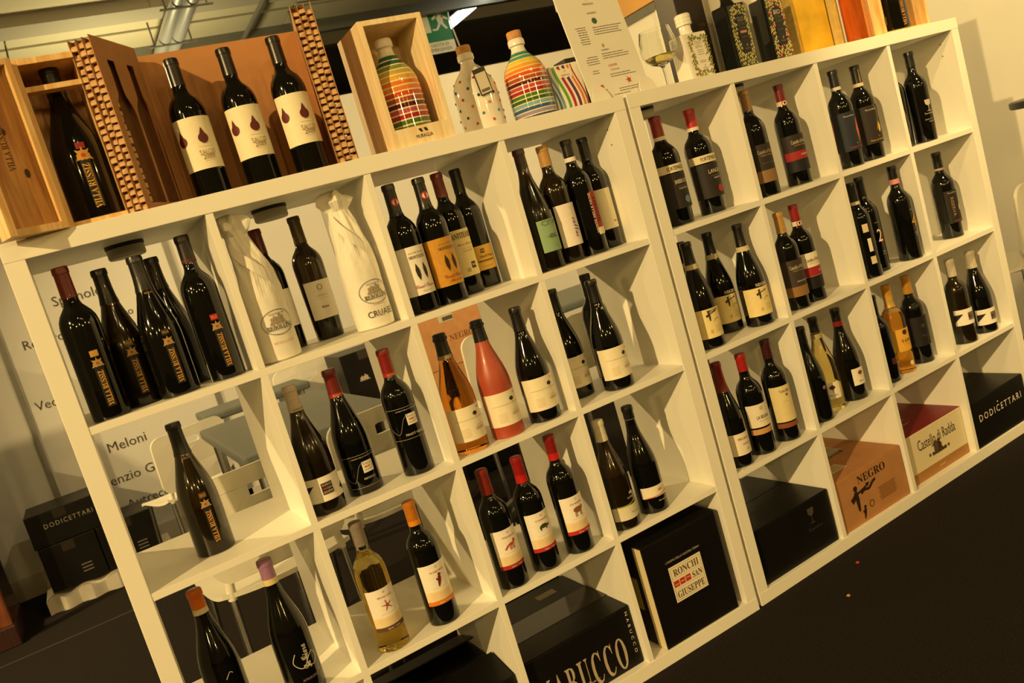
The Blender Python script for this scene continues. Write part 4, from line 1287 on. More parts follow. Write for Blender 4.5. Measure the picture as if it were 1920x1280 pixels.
def slab(px, py, ang, ln, th, h, cuts):
    """honeycomb slab: end face at (px,py), running back along direction ang (from +y towards +x)"""
    M = Matrix.Translation((px, py, 0)) @ Matrix.Rotation(-ang, 4, 'Z')
    e = link('honeycomb_slab', None, holder)
    e.matrix_local = M
    e.empty_display_size = .02
    core = MB()
    core.box(-th / 2 + .001, th / 2 - .014, .012, ln, 0, h - .002, CARDSHADE)
    core.build('core', e)
    boxpart('liner', -th / 2, -th / 2 + .0015, 0, ln, 0, h, CARD, e)
    # inner liner with the cut-outs, facing +x
    mt = Matrix.Translation((th / 2 - .0008, 0, 0)) @ Matrix(((0, 0, 1, 0), (1, 0, 0, 0), (0, 1, 0, 0), (0, 0, 0, 1)))
    curve_plate([(0, 0), (ln, 0), (ln, h), (0, h)], cuts, .0016, 'liner', CARD, e, mt)
    rnd = random.Random(int(px * 1000))
    for cI in range(3):
        xx = -th / 2 + .0015 + (th - .003) / 3 * (cI + .5)
        if cI < 2:
            boxpart('ply_sheet', xx + (th - .003) / 6 - .0004, xx + (th - .003) / 6 + .0004, .0005, .014, 0, h - .001, CARD, e)
        z_ = .006 + .004 * (cI % 2)
        while z_ < h - .006:
            o = link('flute', flute_me if rnd.random() < .62 else flute2_me, e, (xx, .0012 + rnd.uniform(0, .0055), z_ + rnd.uniform(-.001, .001)), (rnd.uniform(-.06, .06), rnd.uniform(-.10, .10), rnd.uniform(-.08, .08)))
            o.scale = (rnd.uniform(.93, 1.0), 1, rnd.uniform(1.0, 1.25))
            z_ += .0146
    return e


HH = .345
WA = math.atan2(.102, .150)
slab(.004, .012, WA, .168, .046, HH, [bottle_outline(.052, .012, .290, .033), bottle_outline(.124, .012, .290, .033)])
slab(.452, .008, .30, .185, .046, HH, [])
boxpart('back_sheet', .10, .4865, .182, .190, 0, HH - .006, mat('smooth_kraft_board', '#bc8450', 0.7, var=0.06, scale=18), holder)

SAL = [('L', .060, .170, 82, '#ece2c2'), ('I', 'drop', .128, .030, '#5c1a14', 14), ('I', 'drop', .128, .030, '#5c1a14', -54), ('T', 'SALCO', .094, .0105, '#a8956c', 14, 0, .034), ('T', '2089', .0845, .0105, '#9a865c', 14, 0, .026), ('R', .106, .03, .0006, '#c8b890', 14), ('R', .112, .012, .0006, '#b0a078', 14),
       ('R', .076, .02, .0006, '#c8b890', 14)]
for i, (xx, yy, w_) in enumerate(((.423, .102, 'left, next to the bottle shaped cut-outs'), (.532, .088, 'middle'), (.637, .062, 'right, next to the honeycomb edge'))):
    bottle((xx, yy, ZS), 'bordeaux', .300, .038, 'black bottle with drop label in the cardboard holder, ' + w_, cap=('#15100d', .058), prints=SAL, yaw=-.05, group='three bottles in the cardboard holder')

# magnum in an open pine box at the far left
bx = thing('wine_case', 'open pine box with hinged lid holding a magnum at the far left', 'box', (0.130, 0.0, ZS))
boxpart('back_board', .0, .115, .135, .145, 0, .325, PINEDARK, bx)
boxpart('side_board', -.004, .008, .02, .135, 0, .325, PINE, bx, bevel=.001)
boxpart('side_board', .107, .118, .04, .135, 0, .325, PINE, bx, bevel=.001)
boxpart('top_board', .008, .107, .02, .135, .313, .325, PINE, bx, bevel=.001)
boxpart('bottom_board', .008, .107, .02, .135, 0, .010, PINE, bx, bevel=.001)
q = MB()
q.add([(.008, .022, .262), (.107, .022, .262), (.107, .022, .272), (.008, .022, .272), (.008, .05, .262), (.107, .05, .262), (.107, .05, .272), (.008, .05, .272)],
      [(0, 1, 2, 3), (7, 6, 5, 4), (0, 4, 5, 1), (2, 6, 7, 3), (1, 5, 6, 2), (3, 7, 4, 0)], PINE)
q.build('neck_bar', bx)
boxpart('hinge', -.0085, -.0045, .012, .03, .255, .262, PLASTICW, bx)
boxpart('hinge', -.0085, -.0045, .012, .03, .06, .12, PLASTICW, bx)
lid = link('lid', None, bx, (-.009, .012, 0), (0, 0, math.radians(22)))
boxpart('lid_board', -.098, -.012, .006, .016, 0, .322, PINEDARK, lid)
boxpart('lid_rim', -.012, 0, -.02, .016, 0, .322, PINE, lid, bevel=.001)
boxpart('lid_rim', -.112, -.098, -.03, .016, 0, .325, PINE, lid, bevel=.001)
boxpart('lid_rim', -.098, -.012, -.02, .006, .310, .322, PINE, lid, bevel=.001)
boxpart('lid_rim', -.098, -.012, -.02, .006, 0, .014, PINE, lid, bevel=.001)
q = MB()
fl = turn(text2d(serif('VILLA RUSSIZ'), .0125, .085), PI / 2)
q.add([(vx - .052, .0052, vy + .165) for vx, vy in fl[0]], fl[1], paint('#6b4420'))
q.build('lettering', lid)
q = MB()
for kx, kz, s in ((-.03, .115, .007), (-.07, .20, .008), (-.045, .195, .005)):
    fl = disc(s, 10, .7, 1.3)
    q.add([(vx + kx, .0054, vy + kz) for vx, vy in fl[0]], fl[1], paint('#4a2410'))
q.build('wood_knots', lid)
bottle((.190, .078, ZS + .010), 'burgundy', .305, .047, 'large black magnum with gold vertical lettering inside the open pine box', cap=('#161414', .055), group='magnum bottles in wooden boxes',
       prints=[('R', .075, .019, .11, '#1a1712', 6, .0002), ('R', .141, .017, .012, '#8a2420', 6, .0003), ('I', 'crest', .122, .03, '#c8923a', 6), ('D', .122, .004, '#b8402a', 6, .0008), ('T', serif('VILLA RUSSIZ'), .062, .0125, '#dba84a', 4, 90, .088), ('R', .062, .001, .085, '#b8883a', 13, .0005)])

# pine box with the striped bottle
STR = ['#274a6e', '#e8dcc0', '#7fa9b5', '#e8dcc0', '#61752c', '#e8dcc0', '#4c6a26', '#e8dcc0', '#a02634', '#e8dcc0', '#b8505a', '#e8dcc0', '#4e1420', '#e8dcc0', '#a04a2c', '#e8dcc0', '#c84a1e', '#e8dcc0', '#e0822a', '#e8dcc0', '#dd7a24', '#e8dcc0', '#d8a83a', '#e8dcc0', '#c0a440', '#e8dcc0', '#7a8a3a', '#e8dcc0', '#2e5a4a', '#e8dcc0', '#2e6a5c', '#e8dcc0']
STR2 = ['#37456e', '#e8dcc0', '#9a8fb0', '#e8dcc0', '#3a5f8a', '#e8dcc0', '#7fb0c0', '#e8dcc0', '#3f6426', '#e8dcc0', '#4c7a26', '#e8dcc0', '#a82634', '#e8dcc0', '#c04a50', '#e8dcc0', '#5a1420', '#e8dcc0', '#b0502c', '#e8dcc0', '#d85a1e', '#e8dcc0', '#e88a2a', '#e8dcc0', '#e8a82a', '#e8dcc0', '#e8cc3a', '#e8dcc0', '#5a9a7a', '#e8dcc0', '#3f8a78', '#e8dcc0']


def oilprof(R_, H):
    p = [(.001, 0), (.86, 0), (.95, .012), (.985, .04), (1.0, .12), (1.0, .45), (.985, .53), (.94, .60), (.84, .66), (.69, .715), (.54, .76), (.42, .80), (.35, .835), (.31, .87), (.31, .895), (.38, .91), (.38, .965), (.34, .985), (.001, .985)]
    return [(a * R_, z * H) for a, z in p]


def orcio(x_, y_, z_, R_, H, label, stripes=None, cork=True, dots=False):
    root = thing('ceramic_bottle', label, 'bottle', (x_, y_, z_), 0, 'glazed ceramic oil bottles')
    pr = oilprof(R_, H)
    b_ = MB()
    if stripes:
        # resample so each stripe is its own ring of faces
        zs = [0.004 * H]
        z1 = .83 * H
        rings = []
        n = len(stripes)
        zz = .012 * H
        wts = [1.0 if i % 2 == 0 else .30 for i in range(n)]
        tot = sum(wts)
        edges = [zz]
        for w_ in wts:
            edges.append(edges[-1] + (z1 - .012 * H) * w_ / tot)

        def ra(z2):
            for (a0, b0), (a1, b1) in zip(pr, pr[1:]):
                if b0 <= z2 <= b1 and b1 > b0:
                    return a0 + (a1 - a0) * (z2 - b0) / (b1 - b0)
            return pr[-1][0]
        prof = [(.001, 0, CERAMIC), (pr[1][0], 0, CERAMIC)]
        for i in range(n):
            mt = mat('glaze_' + stripes[i].lstrip('#'), stripes[i], 0.10, coat=0.5, var=0.12, scale=60)
            prof.append((ra(edges[i]), edges[i], mt))
            mid = (edges[i] + edges[i + 1]) / 2
            prof.append((ra(mid), mid, mt))
        prof.append((ra(z1), z1, CERAMIC))
        prof += [(a, z2, CERAMIC) for a, z2 in pr if z2 > z1]
        b_.lathe(prof, 40, CERAMIC)
    else:
        b_.lathe(pr, 40, CERAMIC)
    body_ = b_.build('ceramic_body', root, smooth=True)
    if cork:
        q_ = MB()
        q_.lathe([(.001, .98 * H), (.30 * R_, .98 * H), (.335 * R_, .99 * H), (.335 * R_, 1.07 * H), (.30 * R_, 1.08 * H), (.001, 1.08 * H)], 24, mat('cork_cap', '#c9955a', 0.8, var=0.2, scale=80))
        q_.build('cork', root, smooth=True)
    return root, pr, body_


bx = thing('wooden_gift_box', 'open fronted pale pine box holding a striped bottle', 'box', (0.818, 0.012, ZS))
boxpart('side_board', 0, .012, 0, .155, 0, .290, PALEPINE, bx, bevel=.001)
boxpart('side_board', .146, .158, 0, .155, 0, .290, PALEPINE, bx, bevel=.001)
boxpart('back_board', .012, .146, .143, .155, 0, .290, PALEPINE, bx)
boxpart('top_board', .012, .146, 0, .143, .278, .290, PALEPINE, bx, bevel=.001)
boxpart('bottom_board', .012, .146, .008, .143, 0, .010, PALEPINE, bx)
lip = boxpart('front_lip', .012, .146, 0, .008, 0, .042, PALEPINE, bx, bevel=.0008)
q = MB()
fy(q, text2d('MURAGLIA', .0085, .042), .08, .018, paint('#2e1f10'))
fy(q, merge(poly([(-.012, .004), (-.004, .004), (-.0015, -.004), (-.007, -.004)], 1), poly([(.0015, .004), (.009, .004), (.012, -.004), (.0055, -.004)], 1)), .08, .031, paint('#201408'))
q.build('lettering', lip)
orcio(.893, .078, ZS + .010, .057, .252, 'rainbow striped ceramic bottle inside the pale pine box', STR, cork=False)

# white dotted bottle with its swing tag
root, pr, body = orcio(1.118, .125, ZS, .056, .205, 'white ceramic bottle with coloured raised dots and a hanging price tag')
rnd = random.Random(5)
cols = ['#c05a2a', '#b8402a', '#2f4a30', '#4a8aa0', '#3a3f58', '#2a6a6a', '#d87a2a']
for i, zz in enumerate((.025, .045, .068, .09, .112, .134)):
    for j in range(8):
        a = 2 * PI * j / 8 + (.39 if i % 2 else 0)
        for (a0, b0), (a1, b1) in zip(pr, pr[1:]):
            if b0 <= zz <= b1 and b1 > b0:
                rr = a0 + (a1 - a0) * (zz - b0) / (b1 - b0)
        q = MB()
        q.lathe([(.0001, .0024), (.0026, .0018), (.0038, .0006), (.0040, -.001), (.0001, -.001)][::-1], 10, mat('dot_' + cols[(i * 3 + j) % 7].lstrip('#'), cols[(i * 3 + j) % 7], 0.12, coat=0.5))
        o = q.build('glaze_dot', root, smooth=True)
        o.matrix_local = Matrix.Translation((rr * math.sin(a), -rr * math.cos(a), zz)) @ Matrix.Rotation(a, 4, 'Z') @ Matrix.Rotation(PI / 2, 4, 'X')
q = MB()
q.tube([(.019 * math.sin(t_ * .35), -.019 * math.cos(t_ * .35), .168 - .002 * math.sin(t_)) for t_ in range(19)], .0007, paint('#6a5a40'), 6)
q.tube([(.012, -.019, .168), (.016, -.03, .155), (.017, -.038, .150)], .0007, paint('#6a5a40'), 6)
q.build('string', root)
tagr = link('price_tag', None, root, (-.006, -.0625, .118), (.10, -.16, -.02))
boxpart('tag_card', -.018, .018, -.0006, .0006, -.032, .032, mat('dark_tag_card', '#3a352c', 0.5), tagr)
q = MB()
fy(q, rect(.030, .050), 0, -.004, paint('#d8d0bc'), -.0010)
for i in range(14):
    fy(q, rect(.0008 if i % 3 else .0016, .007), -.0115 + .0017 * i, -.0215, paint('#4a463c'), -.0014)
q.build('tag_print', tagr)

root, pr, body = orcio(1.262, .108, ZS, .057, .213, 'rainbow striped ceramic bottle with cork standing in the open', STR2)

# striped gift tin and dark box behind it
t = thing('striped_tin', 'white tin with wavy rainbow stripes beside the menu card', 'tin', (1.362, .085, ZS), -.12)
tinm = mat('white_tin_print', (0.78, 0.76, 0.68), 0.2, coat=0.3)
boxpart('body', -.040, .052, 0, .07, 0, .122, tinm, t, bevel=.003)
q = MB()
for x_, c_, w_ in ((-.033, '#4a7a9a', .006), (-.022, '#6a9ab8', .006), (-.006, '#5a9a2e', .008), (.009, '#a8263a', .008), (.024, '#5a2a5a', .008), (.037, '#d87a2a', .006), (.046, '#a83a2a', .004)):
    pts = [(x_ + .012 * math.sin(k_ * .33 + 1.2) - .010, .004 + k_ * .0115) for k_ in range(11)]
    vs, fs = ribbon(pts, w_)
    fy(q, ([(min(max(vx, -.0395), .0515), vy) for vx, vy in vs], fs), 0, 0, paint(c_), -.0006)
q.build('stripes', t)
q = MB()
fy(q, poly([(-.018, -.014), (-.02, .012), (-.012, .008), (-.006, .014), (0, .009), (.006, .014), (.012, .008), (.02, .012), (.018, -.014), (.01, -.01), (0, -.015), (-.01, -.01)], 1), .004, .10, paint('#e6dcc4'), -.0010)
q.build('emblem', t)
q = MB()
fy(q, text2d('MURAGLIA', .004, .024), .004, .094, paint('#6a5c48'), -.0014)
fy(q, text2d("//", .006), .004, .104, paint('#2e241a'), -.0014)
q.build('lettering', t)
t = thing('dark_gift_box', 'tall dark box standing behind the striped tin and menu card', 'box', (1.435, .17, ZS))
boxpart('body', 0, .05, 0, .06, 0, .150, mat('dark_box_card', (0.02, 0.017, 0.012), 0.3), t, bevel=.002)
boxpart('lid_seam', -.0004, .0504, -.0004, .0604, .125, .127, mat('box_seam', (0.006, 0.005, 0.004), 0.5), t)

# menu card in a clear stand
t = thing('menu_card', 'tall white award card with small print in a curved holder', 'sign', (1.505, .055, ZS), .06)
lean = link('card', None, t, (0, 0, .004), (math.radians(-9), 0, 0))
boxpart('card_panel', -.104, .104, 0, .003, 0, .300, mat('white_acrylic', (0.80, 0.78, 0.70), 0.3), lean, bevel=.001)
q, e = MB(), MB()
ink = paint('#7a705c')
fy(q, text2d('//', .010), 0, .277, paint('#2e2a22'))
fy(q, text2d('MURAGLIA', .006, .036), 0, .262, ink)
fy(q, text2d('AWARDS', .006, .032), 0, .236, ink)
fy(e, disc(.0085, 16), 0, .214, paint('#3f5f48'))
fy(e, disc(.0055, 12, .8, 1), -.002, .144, paint('#b8a23a'))
fy(q, text2d('GAMBERO', .0045, .028), .0, .132, ink)
fy(q, text2d('LEADER', .006, .030), .006, .088, paint('#c05a30'))
fy(q, text2d('L\'Orciolo', .006, .030), .008, .076, paint('#7f9a3a'))
fy(e, disc(.0055, 10), -.055, .036, paint('#c0502c'))
fy(e, shape('star', .022), .040, .040, paint('#b8342a'))
fy(e, disc(.006, 10), .040, .040, paint('#c8442a'), -.0012)
rnd = random.Random(2)


def lines(xc, zc, w, n_, align=0):
    for k_ in range(n_):
        ww = w * rnd.uniform(.78, 1)
        # rows of small words
        xx = xc - w / 2 if align == 0 else xc + w / 2 - ww
        x1_ = xx + ww
        while xx < x1_:
            l_ = min(rnd.uniform(.004, .011), x1_ - xx)
            fy(q, rect(l_, .0019), xx + l_ / 2, zc - .0064 * k_, ink)
            xx += l_ + .0016


lines(.035, .196, .10, 4)
lines(-.055, .200, .034, 8, 1)
lines(.030, .122, .095, 3)
lines(-.055, .118, .044, 4, 1)
lines(-.058, .080, .022, 2, 1)
lines(.030, .064, .09, 2)
lines(-.055, .026, .034, 3)
lines(.040, .022, .085, 2)
lines(.010, .008, .07, 1)
q.build('lettering', lean)
e.build('emblem', lean)
half = [(.030 * math.cos(i * PI / 12), .044 * math.sin(i * PI / 12)) for i in range(13)]
for sx in (-.078, .086):
    o = curve_plate(half, [], .004, 'holder_foot', mat('white_acrylic'), t, Matrix(((1, 0, 0, 0), (0, 0, -1, 0), (0, 1, 0, 0), (0, 0, 0, 1))))
    o.location = (sx, -.010, .0)
    o.rotation_euler = (-.22, 0, 0)

# wine glass
t = thing('wine_glass', 'stemmed wine glass with a little white wine', 'glass', U(0, 1.700, .10, ZS))
q = MB()
outer = [(.001, 0), (.034, 0), (.034, .0015), (.012, .004), (.0042, .010), (.0036, .03), (.0038, .058), (.009, .064), (.027, .071), (.042, .083), (.0505, .100), (.0525, .116), (.050, .134), (.0455, .152), (.0425, .165)]
inner = [(a - .0011, z) for a, z in reversed(outer[8:])] + [(.012, .0695), (.001, .0675)]
q.lathe(outer + inner, 40, CLEAR)
q.build('glass_bowl', t, smooth=True)
q = MB()
q.lathe([(.001, .0685), (.012, .0705), (.0245, .0727), (.0400, .0846), (.0440, .0915), (.001, .0915)], 40, GOLDWINE)
q.build('white_wine', t, smooth=True)


# ------------------------------------------------------------------ things on top of the right unit
def U1(x_, y_, z_=ZS):
    return U(1, x_, y_, z_)


def flowers(q_, x0, x1, z0, z1, n, seed, hot, y_, skip=None):
    r_ = random.Random(seed)
    pts = []
    tries = 0
    while len(pts) < n and tries < 4000:
        tries += 1
        x_, z_ = r_.uniform(x0, x1), r_.uniform(z0, z1)
        if skip and skip[0] < x_ < skip[1] and skip[2] < z_ < skip[3]:
            continue
        if all((x_ - a) ** 2 + (z_ - b_) ** 2 > .0062 ** 2 for a, b_ in pts):
            pts.append((x_, z_))
    for i, (x_, z_) in enumerate(pts):
        for s in (-1, 1):
            c_ = ('#7c8a2e', '#97a23c', '#c8a83a')[(i + (s > 0)) % 3]
            if hot and i % 3 == 0:
                c_ = '#c04a24'
            fl_ = turn(leafshape(.0095, .0034), r_.uniform(.5, 1.1) * s + (PI / 2 if i % 2 else 0))
            fy(q_, shift(fl_, s * .003, -.002), x_, z_, paint(c_), y_)
        fy(q_, disc(.0021, 9, .8, 1.2), x_, z_ + .001, paint('#e9e2cc' if hot is not None else '#141210'), y_ - .0003)


t = thing('oil_bottle', 'small white square oil bottle with white cap and olive twig border', 'bottle', U1(.338, .085), YAW)
q = MB()
q.box(-.046, .046, -.03, .03, 0, .132, CERAMIC)
q.build('bottle_body', t, bevel=.008)
q = MB()
q.lathe([(.001, .128), (.021, .128), (.019, .136), (.0175, .142), (.0175, .158), (.001, .158)], 28, CERAMIC)
q.build('neck', t, smooth=True)
q = MB()
q.lathe([(.001, .158), (.0225, .158), (.0225, .166), (.0215, .167), (.0225, .168), (.0225, .176), (.0215, .177), (.0225, .178), (.0225, .186), (.019, .190), (.001, .190)], 28, PLASTICW)
q.build('cap', t, smooth=True)
q = MB()
flowers(q, -.028, .042, .012, .124, 60, 4, None, -.0306, (-.016, .030, .024, .112))
q.build('twig_pattern', t)
q = MB()
fy(q, text2d('OLIO', .010, .026), .006, .102, paint('#a89e86'), -.0308)
fy(q, text2d('EXTRA', .008, .026), .006, .090, paint('#b8ae98'), -.0308)
for z_ in (.080, .074, .068, .050, .046):
    fy(q, rect(.024, .0012), .008, z_, paint('#a09680'), -.0308)
fy(q, text2d('//', .006), .012, .036, paint('#3a3428'), -.0308)
fy(q, text2d('MURAGLIA', .0035, .02), .012, .029, paint('#8a8068'), -.0308)
q.build('lettering', t)

t = thing('tall_dark_carton', 'tall dark brown gift box behind the white oil bottle', 'box', U1(.392, .125), YAW)
boxpart('body', -.03, .078, 0, .08, 0, .31, mat('dark_brown_gift_card', (0.022, 0.016, 0.011), 0.35, var=0.1, scale=9), t, bevel=.002)
q = MB()
fy(q, text2d('OLIO', .011, .03), .050, .160, paint('#5a5044'))
fy(q, text2d('EXTRA', .009, .03), .050, .146, paint('#4e463a'))
fy(q, text2d('//', .007), .058, .072, paint('#b8ae98'))
q.build('lettering', t)
t = thing('white_gift_carton', 'wide plain white gift box behind the two black patterned bottles', 'box', U1(.60, .152), YAW)
boxpart('body', -.108, .155, 0, .038, 0, .30, mat('white_gift_card', (0.76, 0.73, 0.62), 0.5, var=0.03, scale=8), t, bevel=.002)
boxpart('lid_line', -.1084, .1554, -.0004, .0384, .262, .264, paint('#a89a74'), t)


def flower_bottle(xl, hot, top, label, seed):
    t_ = thing('patterned_oil_bottle', label, 'bottle', U1(xl, .055), YAW, 'black patterned oil bottles')
    bm_ = mat('black_painted_glass', (0.010, 0.011, 0.010), 0.06, coat=0.4)
    q_ = MB()
    q_.box(-.040, .040, 0, .058, 0, .190, bm_)
    q_.build('bottle_body', t_, bevel=.006)
    q_ = MB()
    q_.lathe([(.001, .188), (.024, .188), (.020, .196), (.0165, .204), (.0165, .232), (.001, .232)], 26, bm_, cy=.029)
    q_.build('neck', t_, smooth=True)
    q_ = MB()
    q_.lathe([(.001, .232), (.020, .232), (.020, .262), (.017, .266), (.001, .266)], 26, mat('gold_cap', '#a8862e', .3, metal=.8), cy=.029)
    q_.build('cap', t_, smooth=True)
    q_ = MB()
    flowers(q_, -.030, .036, .010, .184, 88, seed, hot, -.0006, (-.012, .026, .045, .155))
    q_.build('flower_pattern', t_)
    q_ = MB()
    fy(q_, rect(.034, .112), .007, .100, paint('#1c1a16'), -.0012)
    if not hot:
        fy(q_, rect(.026, .007), .008, .105, paint('#c08a76'), -.0016)
    q_.build('label', t_)
    q_ = MB()
    fy(q_, text2d(top, .013, .027), .006, .142, paint('#9a9484' if not hot else '#d8d0b8'), -.0018)
    fy(q_, text2d('EXTRA', .010, .027), .006, .128, paint('#5e5a50'), -.0018)
    fy(q_, text2d('VERGINE', .007, .027), .007, .116, paint('#5e5a50'), -.0018)
    fy(q_, rect(.024, .0012), .008, .090, paint('#6a6658'), -.0018)
    fy(q_, text2d('//', .008), .010, .066, paint('#e0d8c0'), -.0018)
    fy(q_, text2d('MURAGLIA', .004, .022), .010, .056, paint('#8a8474'), -.0018)
    q_.build('lettering', t_)
    return t_


flower_bottle(.520, False, 'OLIO', 'black square oil bottle with green and white olive pattern', 21)
flower_bottle(.675, True, 'BIO', 'black square oil bottle with red and yellow flower pattern', 33)

GOLD = mat('crinkled_gold_foil', '#e2b32a', 0.33, metal=0.55, var=0.25, scale=14, bump=0.5)
GOLDP = mat('pale_gold_board', '#b59a52', 0.45, var=0.2, scale=50, bump=0.3)
t = thing('gold_gift_box', 'shiny gold gift box with a hollow side behind the flower patterned bottle', 'box', U1(.735, .085), YAW)
boxpart('front_panel', .065, .205, 0, .006, 0, .30, GOLD, t, bevel=.001)
boxpart('side_panel', .199, .205, .006, .11, 0, .30, GOLDP, t)
boxpart('side_panel', .062, .068, .006, .11, 0, .30, GOLDP, t)
boxpart('back_panel', -.04, .205, .110, .116, 0, .30, GOLDP, t)
boxpart('insert', .012, .032, .09, .108, 0, .135, mat('brown_insert', '#7a6234', .7), t)
t = thing('pale_gold_box', 'matt pale gold box panel between the shiny gold box and the orange bottle', 'box', U1(.953, .09), YAW)
boxpart('body', 0, .052, 0, .09, 0, .30, GOLDP, t, bevel=.002)

t = bottle(U1(1.040, .060), 'bordeaux', .30, .042, 'clear bottle of pinkish orange liquid with raised oval emblem beside the pine case', glass=CLEAR, wine=mat('peach_liquid', (0.93, 0.36, 0.10), 0.02, trans=1.0, ior=1.36), level=.8, cap=('#b8703a', .05), yaw=YAW, group='bottles on top of the right unit',
           prints=[('O', .055, .016, .024, .0012, '#c8642e', 10), ('O', .055, .012, .019, .0006, '#c8642e', 10)])

bx = thing('wine_case', 'open pine case with hinged lid holding a magnum at the far right', 'box', U1(1.150, .05), YAW)
boxpart('side_board', -.006, .006, 0, .12, 0, .36, PINE, bx, bevel=.001)
boxpart('back_board', .006, .245, .112, .122, 0, .36, PINEDARK, bx)
boxpart('side_board', .236, .248, 0, .112, 0, .36, PINE, bx, bevel=.001)
boxpart('bottom_board', .006, .236, 0, .112, 0, .010, PINE, bx, bevel=.001)
lid = link('lid', None, bx, (-.009, .0, 0), (0, 0, math.radians(8)))
boxpart('lid_board', -.070, -.012, .004, .014, 0, .36, PINE, lid)
boxpart('lid_rim', -.012, 0, -.015, .014, 0, .36, PINE, lid, bevel=.001)
boxpart('hinge', -.0025, .0025, -.018, -.014, .03, .055, paint('#4a3a22'), lid)
bottle(U1(1.272, .098, ZS + .010), 'burgundy', .36, .052, 'large black magnum inside the pine case at the far right', cap=('#141212', .06), yaw=YAW, group='magnum bottles in wooden boxes',
       prints=[('R', .075, .019, .11, '#14110d', -12, .0002), ('I', 'crest', .105, .03, '#b87a2a', -12), ('T', serif('VILLA RUSSIZ'), .052, .0125, '#c88a36', -12, 90, .085)])


# ------------------------------------------------------------------ furniture behind the shelves
def rr_outline(w, h, r_, n=5):
    out = []
    for cx, cy, a0 in ((w / 2 - r_, h - r_, 0), (-w / 2 + r_, h - r_, 90), (-w / 2 + r_, r_, 180), (w / 2 - r_, r_, 270)):
        for i in range(n + 1):
            a = math.radians(a0 + 90 * i / n)
            out.append((cx + r_ * math.cos(a), cy + r_ * math.sin(a)))
    return out


CH = {}


def make_chair():
    # backrest: rounded panel with a slot, bent and leaning back; chair faces +y, back at y = -0.2
    cu_p = link('tmp', None)
    o = curve_plate(rr_outline(.40, .30, .05), [rr_outline(.09, .035, .006) and [(x_, y_ + .215) for x_, y_ in rr_outline(.09, .035, .006)]], .014, 'backrest', PLASTICW, cu_p, Matrix.Identity(4))
    me = o.data
    bm_ = bmesh.new()
    bm_.from_mesh(me)
    bmesh.ops.triangulate(bm_, faces=bm_.faces)
    bmesh.ops.subdivide_edges(bm_, edges=[e_ for e_ in bm_.edges if e_.calc_length() > .08], cuts=2)
    for v in bm_.verts:
        x_, y_, z_ = v.co
        v.co = (x_, -.20 - .10 * y_ + z_ + .35 * x_ * x_ - .012, .50 + y_)
    bmesh.ops.recalc_face_normals(bm_, faces=bm_.faces)
    bm_.to_mesh(me)
    bm_.free()
    CH['backrest'] = me
    bpy.data.objects.remove(o)
    bpy.data.objects.remove(cu_p)
    s = MB()
    n, k_ = 12, 10
    vs, fs = [], []
    for lay in (0, 1):
        for j in range(k_ + 1):
            for i in range(n + 1):
                u, v = i / n * 2 - 1, j / k_ * 2 - 1
                x_ = .21 * u * (1 - .06 * v * v)
                y_ = .21 * v * (1 - .08 * u * u)
                z_ = .445 + .012 * abs(u) ** 3 + .02 * max(0, -v) ** 3 - .018 * max(0, v) ** 4 - lay * .014
                vs.append((x_, y_, z_))
    q_ = (n + 1) * (k_ + 1)
    for j in range(k_):
        for i in range(n):
            a = j * (n + 1) + i
            fs.append((a, a + 1, a + n + 2, a + n + 1))
            fs.append((q_ + a + n + 1, q_ + a + n + 2, q_ + a + 1, q_ + a))
    for i in range(n):
        fs.append((i + 1, i, q_ + i, q_ + i + 1))
        a = k_ * (n + 1) + i
        fs.append((a, a + 1, q_ + a + 1, q_ + a))
    for j in range(k_):
        a = j * (n + 1)
        fs.append((a, a + n + 1, q_ + a + n + 1, q_ + a))
        a = j * (n + 1) + n
        fs.append((a + n + 1, a, q_ + a, q_ + a + n + 1))
    s.add(vs, fs, PLASTICW)
    CH['seat'] = s.mesh('seat', smooth=True)
    for sx in (-1, 1):
        b_ = MB()
        b_.tube([(sx * .185, .19, 0), (sx * .175, .165, .30), (sx * .17, .15, .432)], .011, STEEL, 10)
        CH['front', sx] = b_.mesh('leg', smooth=True)
        b_ = MB()
        b_.tube([(sx * .185, -.225, 0), (sx * .175, -.19, .30), (sx * .17, -.185, .45)], .011, STEEL, 10)
        CH['rear', sx] = b_.mesh('leg', smooth=True)
        b_ = MB()
        b_.tube([(sx * .17, -.185, .45), (sx * .165, -.188, .50), (sx * .16, -.19, .56)], .013, PLASTICW, 10)
        CH['bracket', sx] = b_.mesh('back_bracket', smooth=True)


make_chair()


def chair(x_, y_, rz, label, sc=1.0):
    t_ = thing('plastic_chair', label, 'chair', (x_, y_, 0), rz, 'white plastic chairs')
    t_.scale = (sc, sc, sc)
    link('backrest', CH['backrest'], t_)
    link('seat', CH['seat'], t_)
    for sx in (-1, 1):
        link('leg', CH['front', sx], t_)
        link('leg', CH['rear', sx], t_)
        link('back_bracket', CH['bracket', sx], t_)


chair(.34, 2.72, .30, 'white plastic chair seen through the lone olive bottle compartment', .92)
chair(.37, .86, .10, 'white plastic chair close behind the left unit, lower left')
chair(.80, 1.00, .12, 'white plastic chair with its hand slot behind the red capped bottles')
chair(1.12, 3.22, .1, 'white plastic chair by the far wall beyond the grey table')
chair(1.68, 1.86, .1, 'white plastic chair in front of the brown carton stack')
chair(1.98, 1.36, -.1, 'white plastic chair behind the twin tree label bottles')
chair(3.58, .50, .05, 'white plastic chair to the right of the shelving')


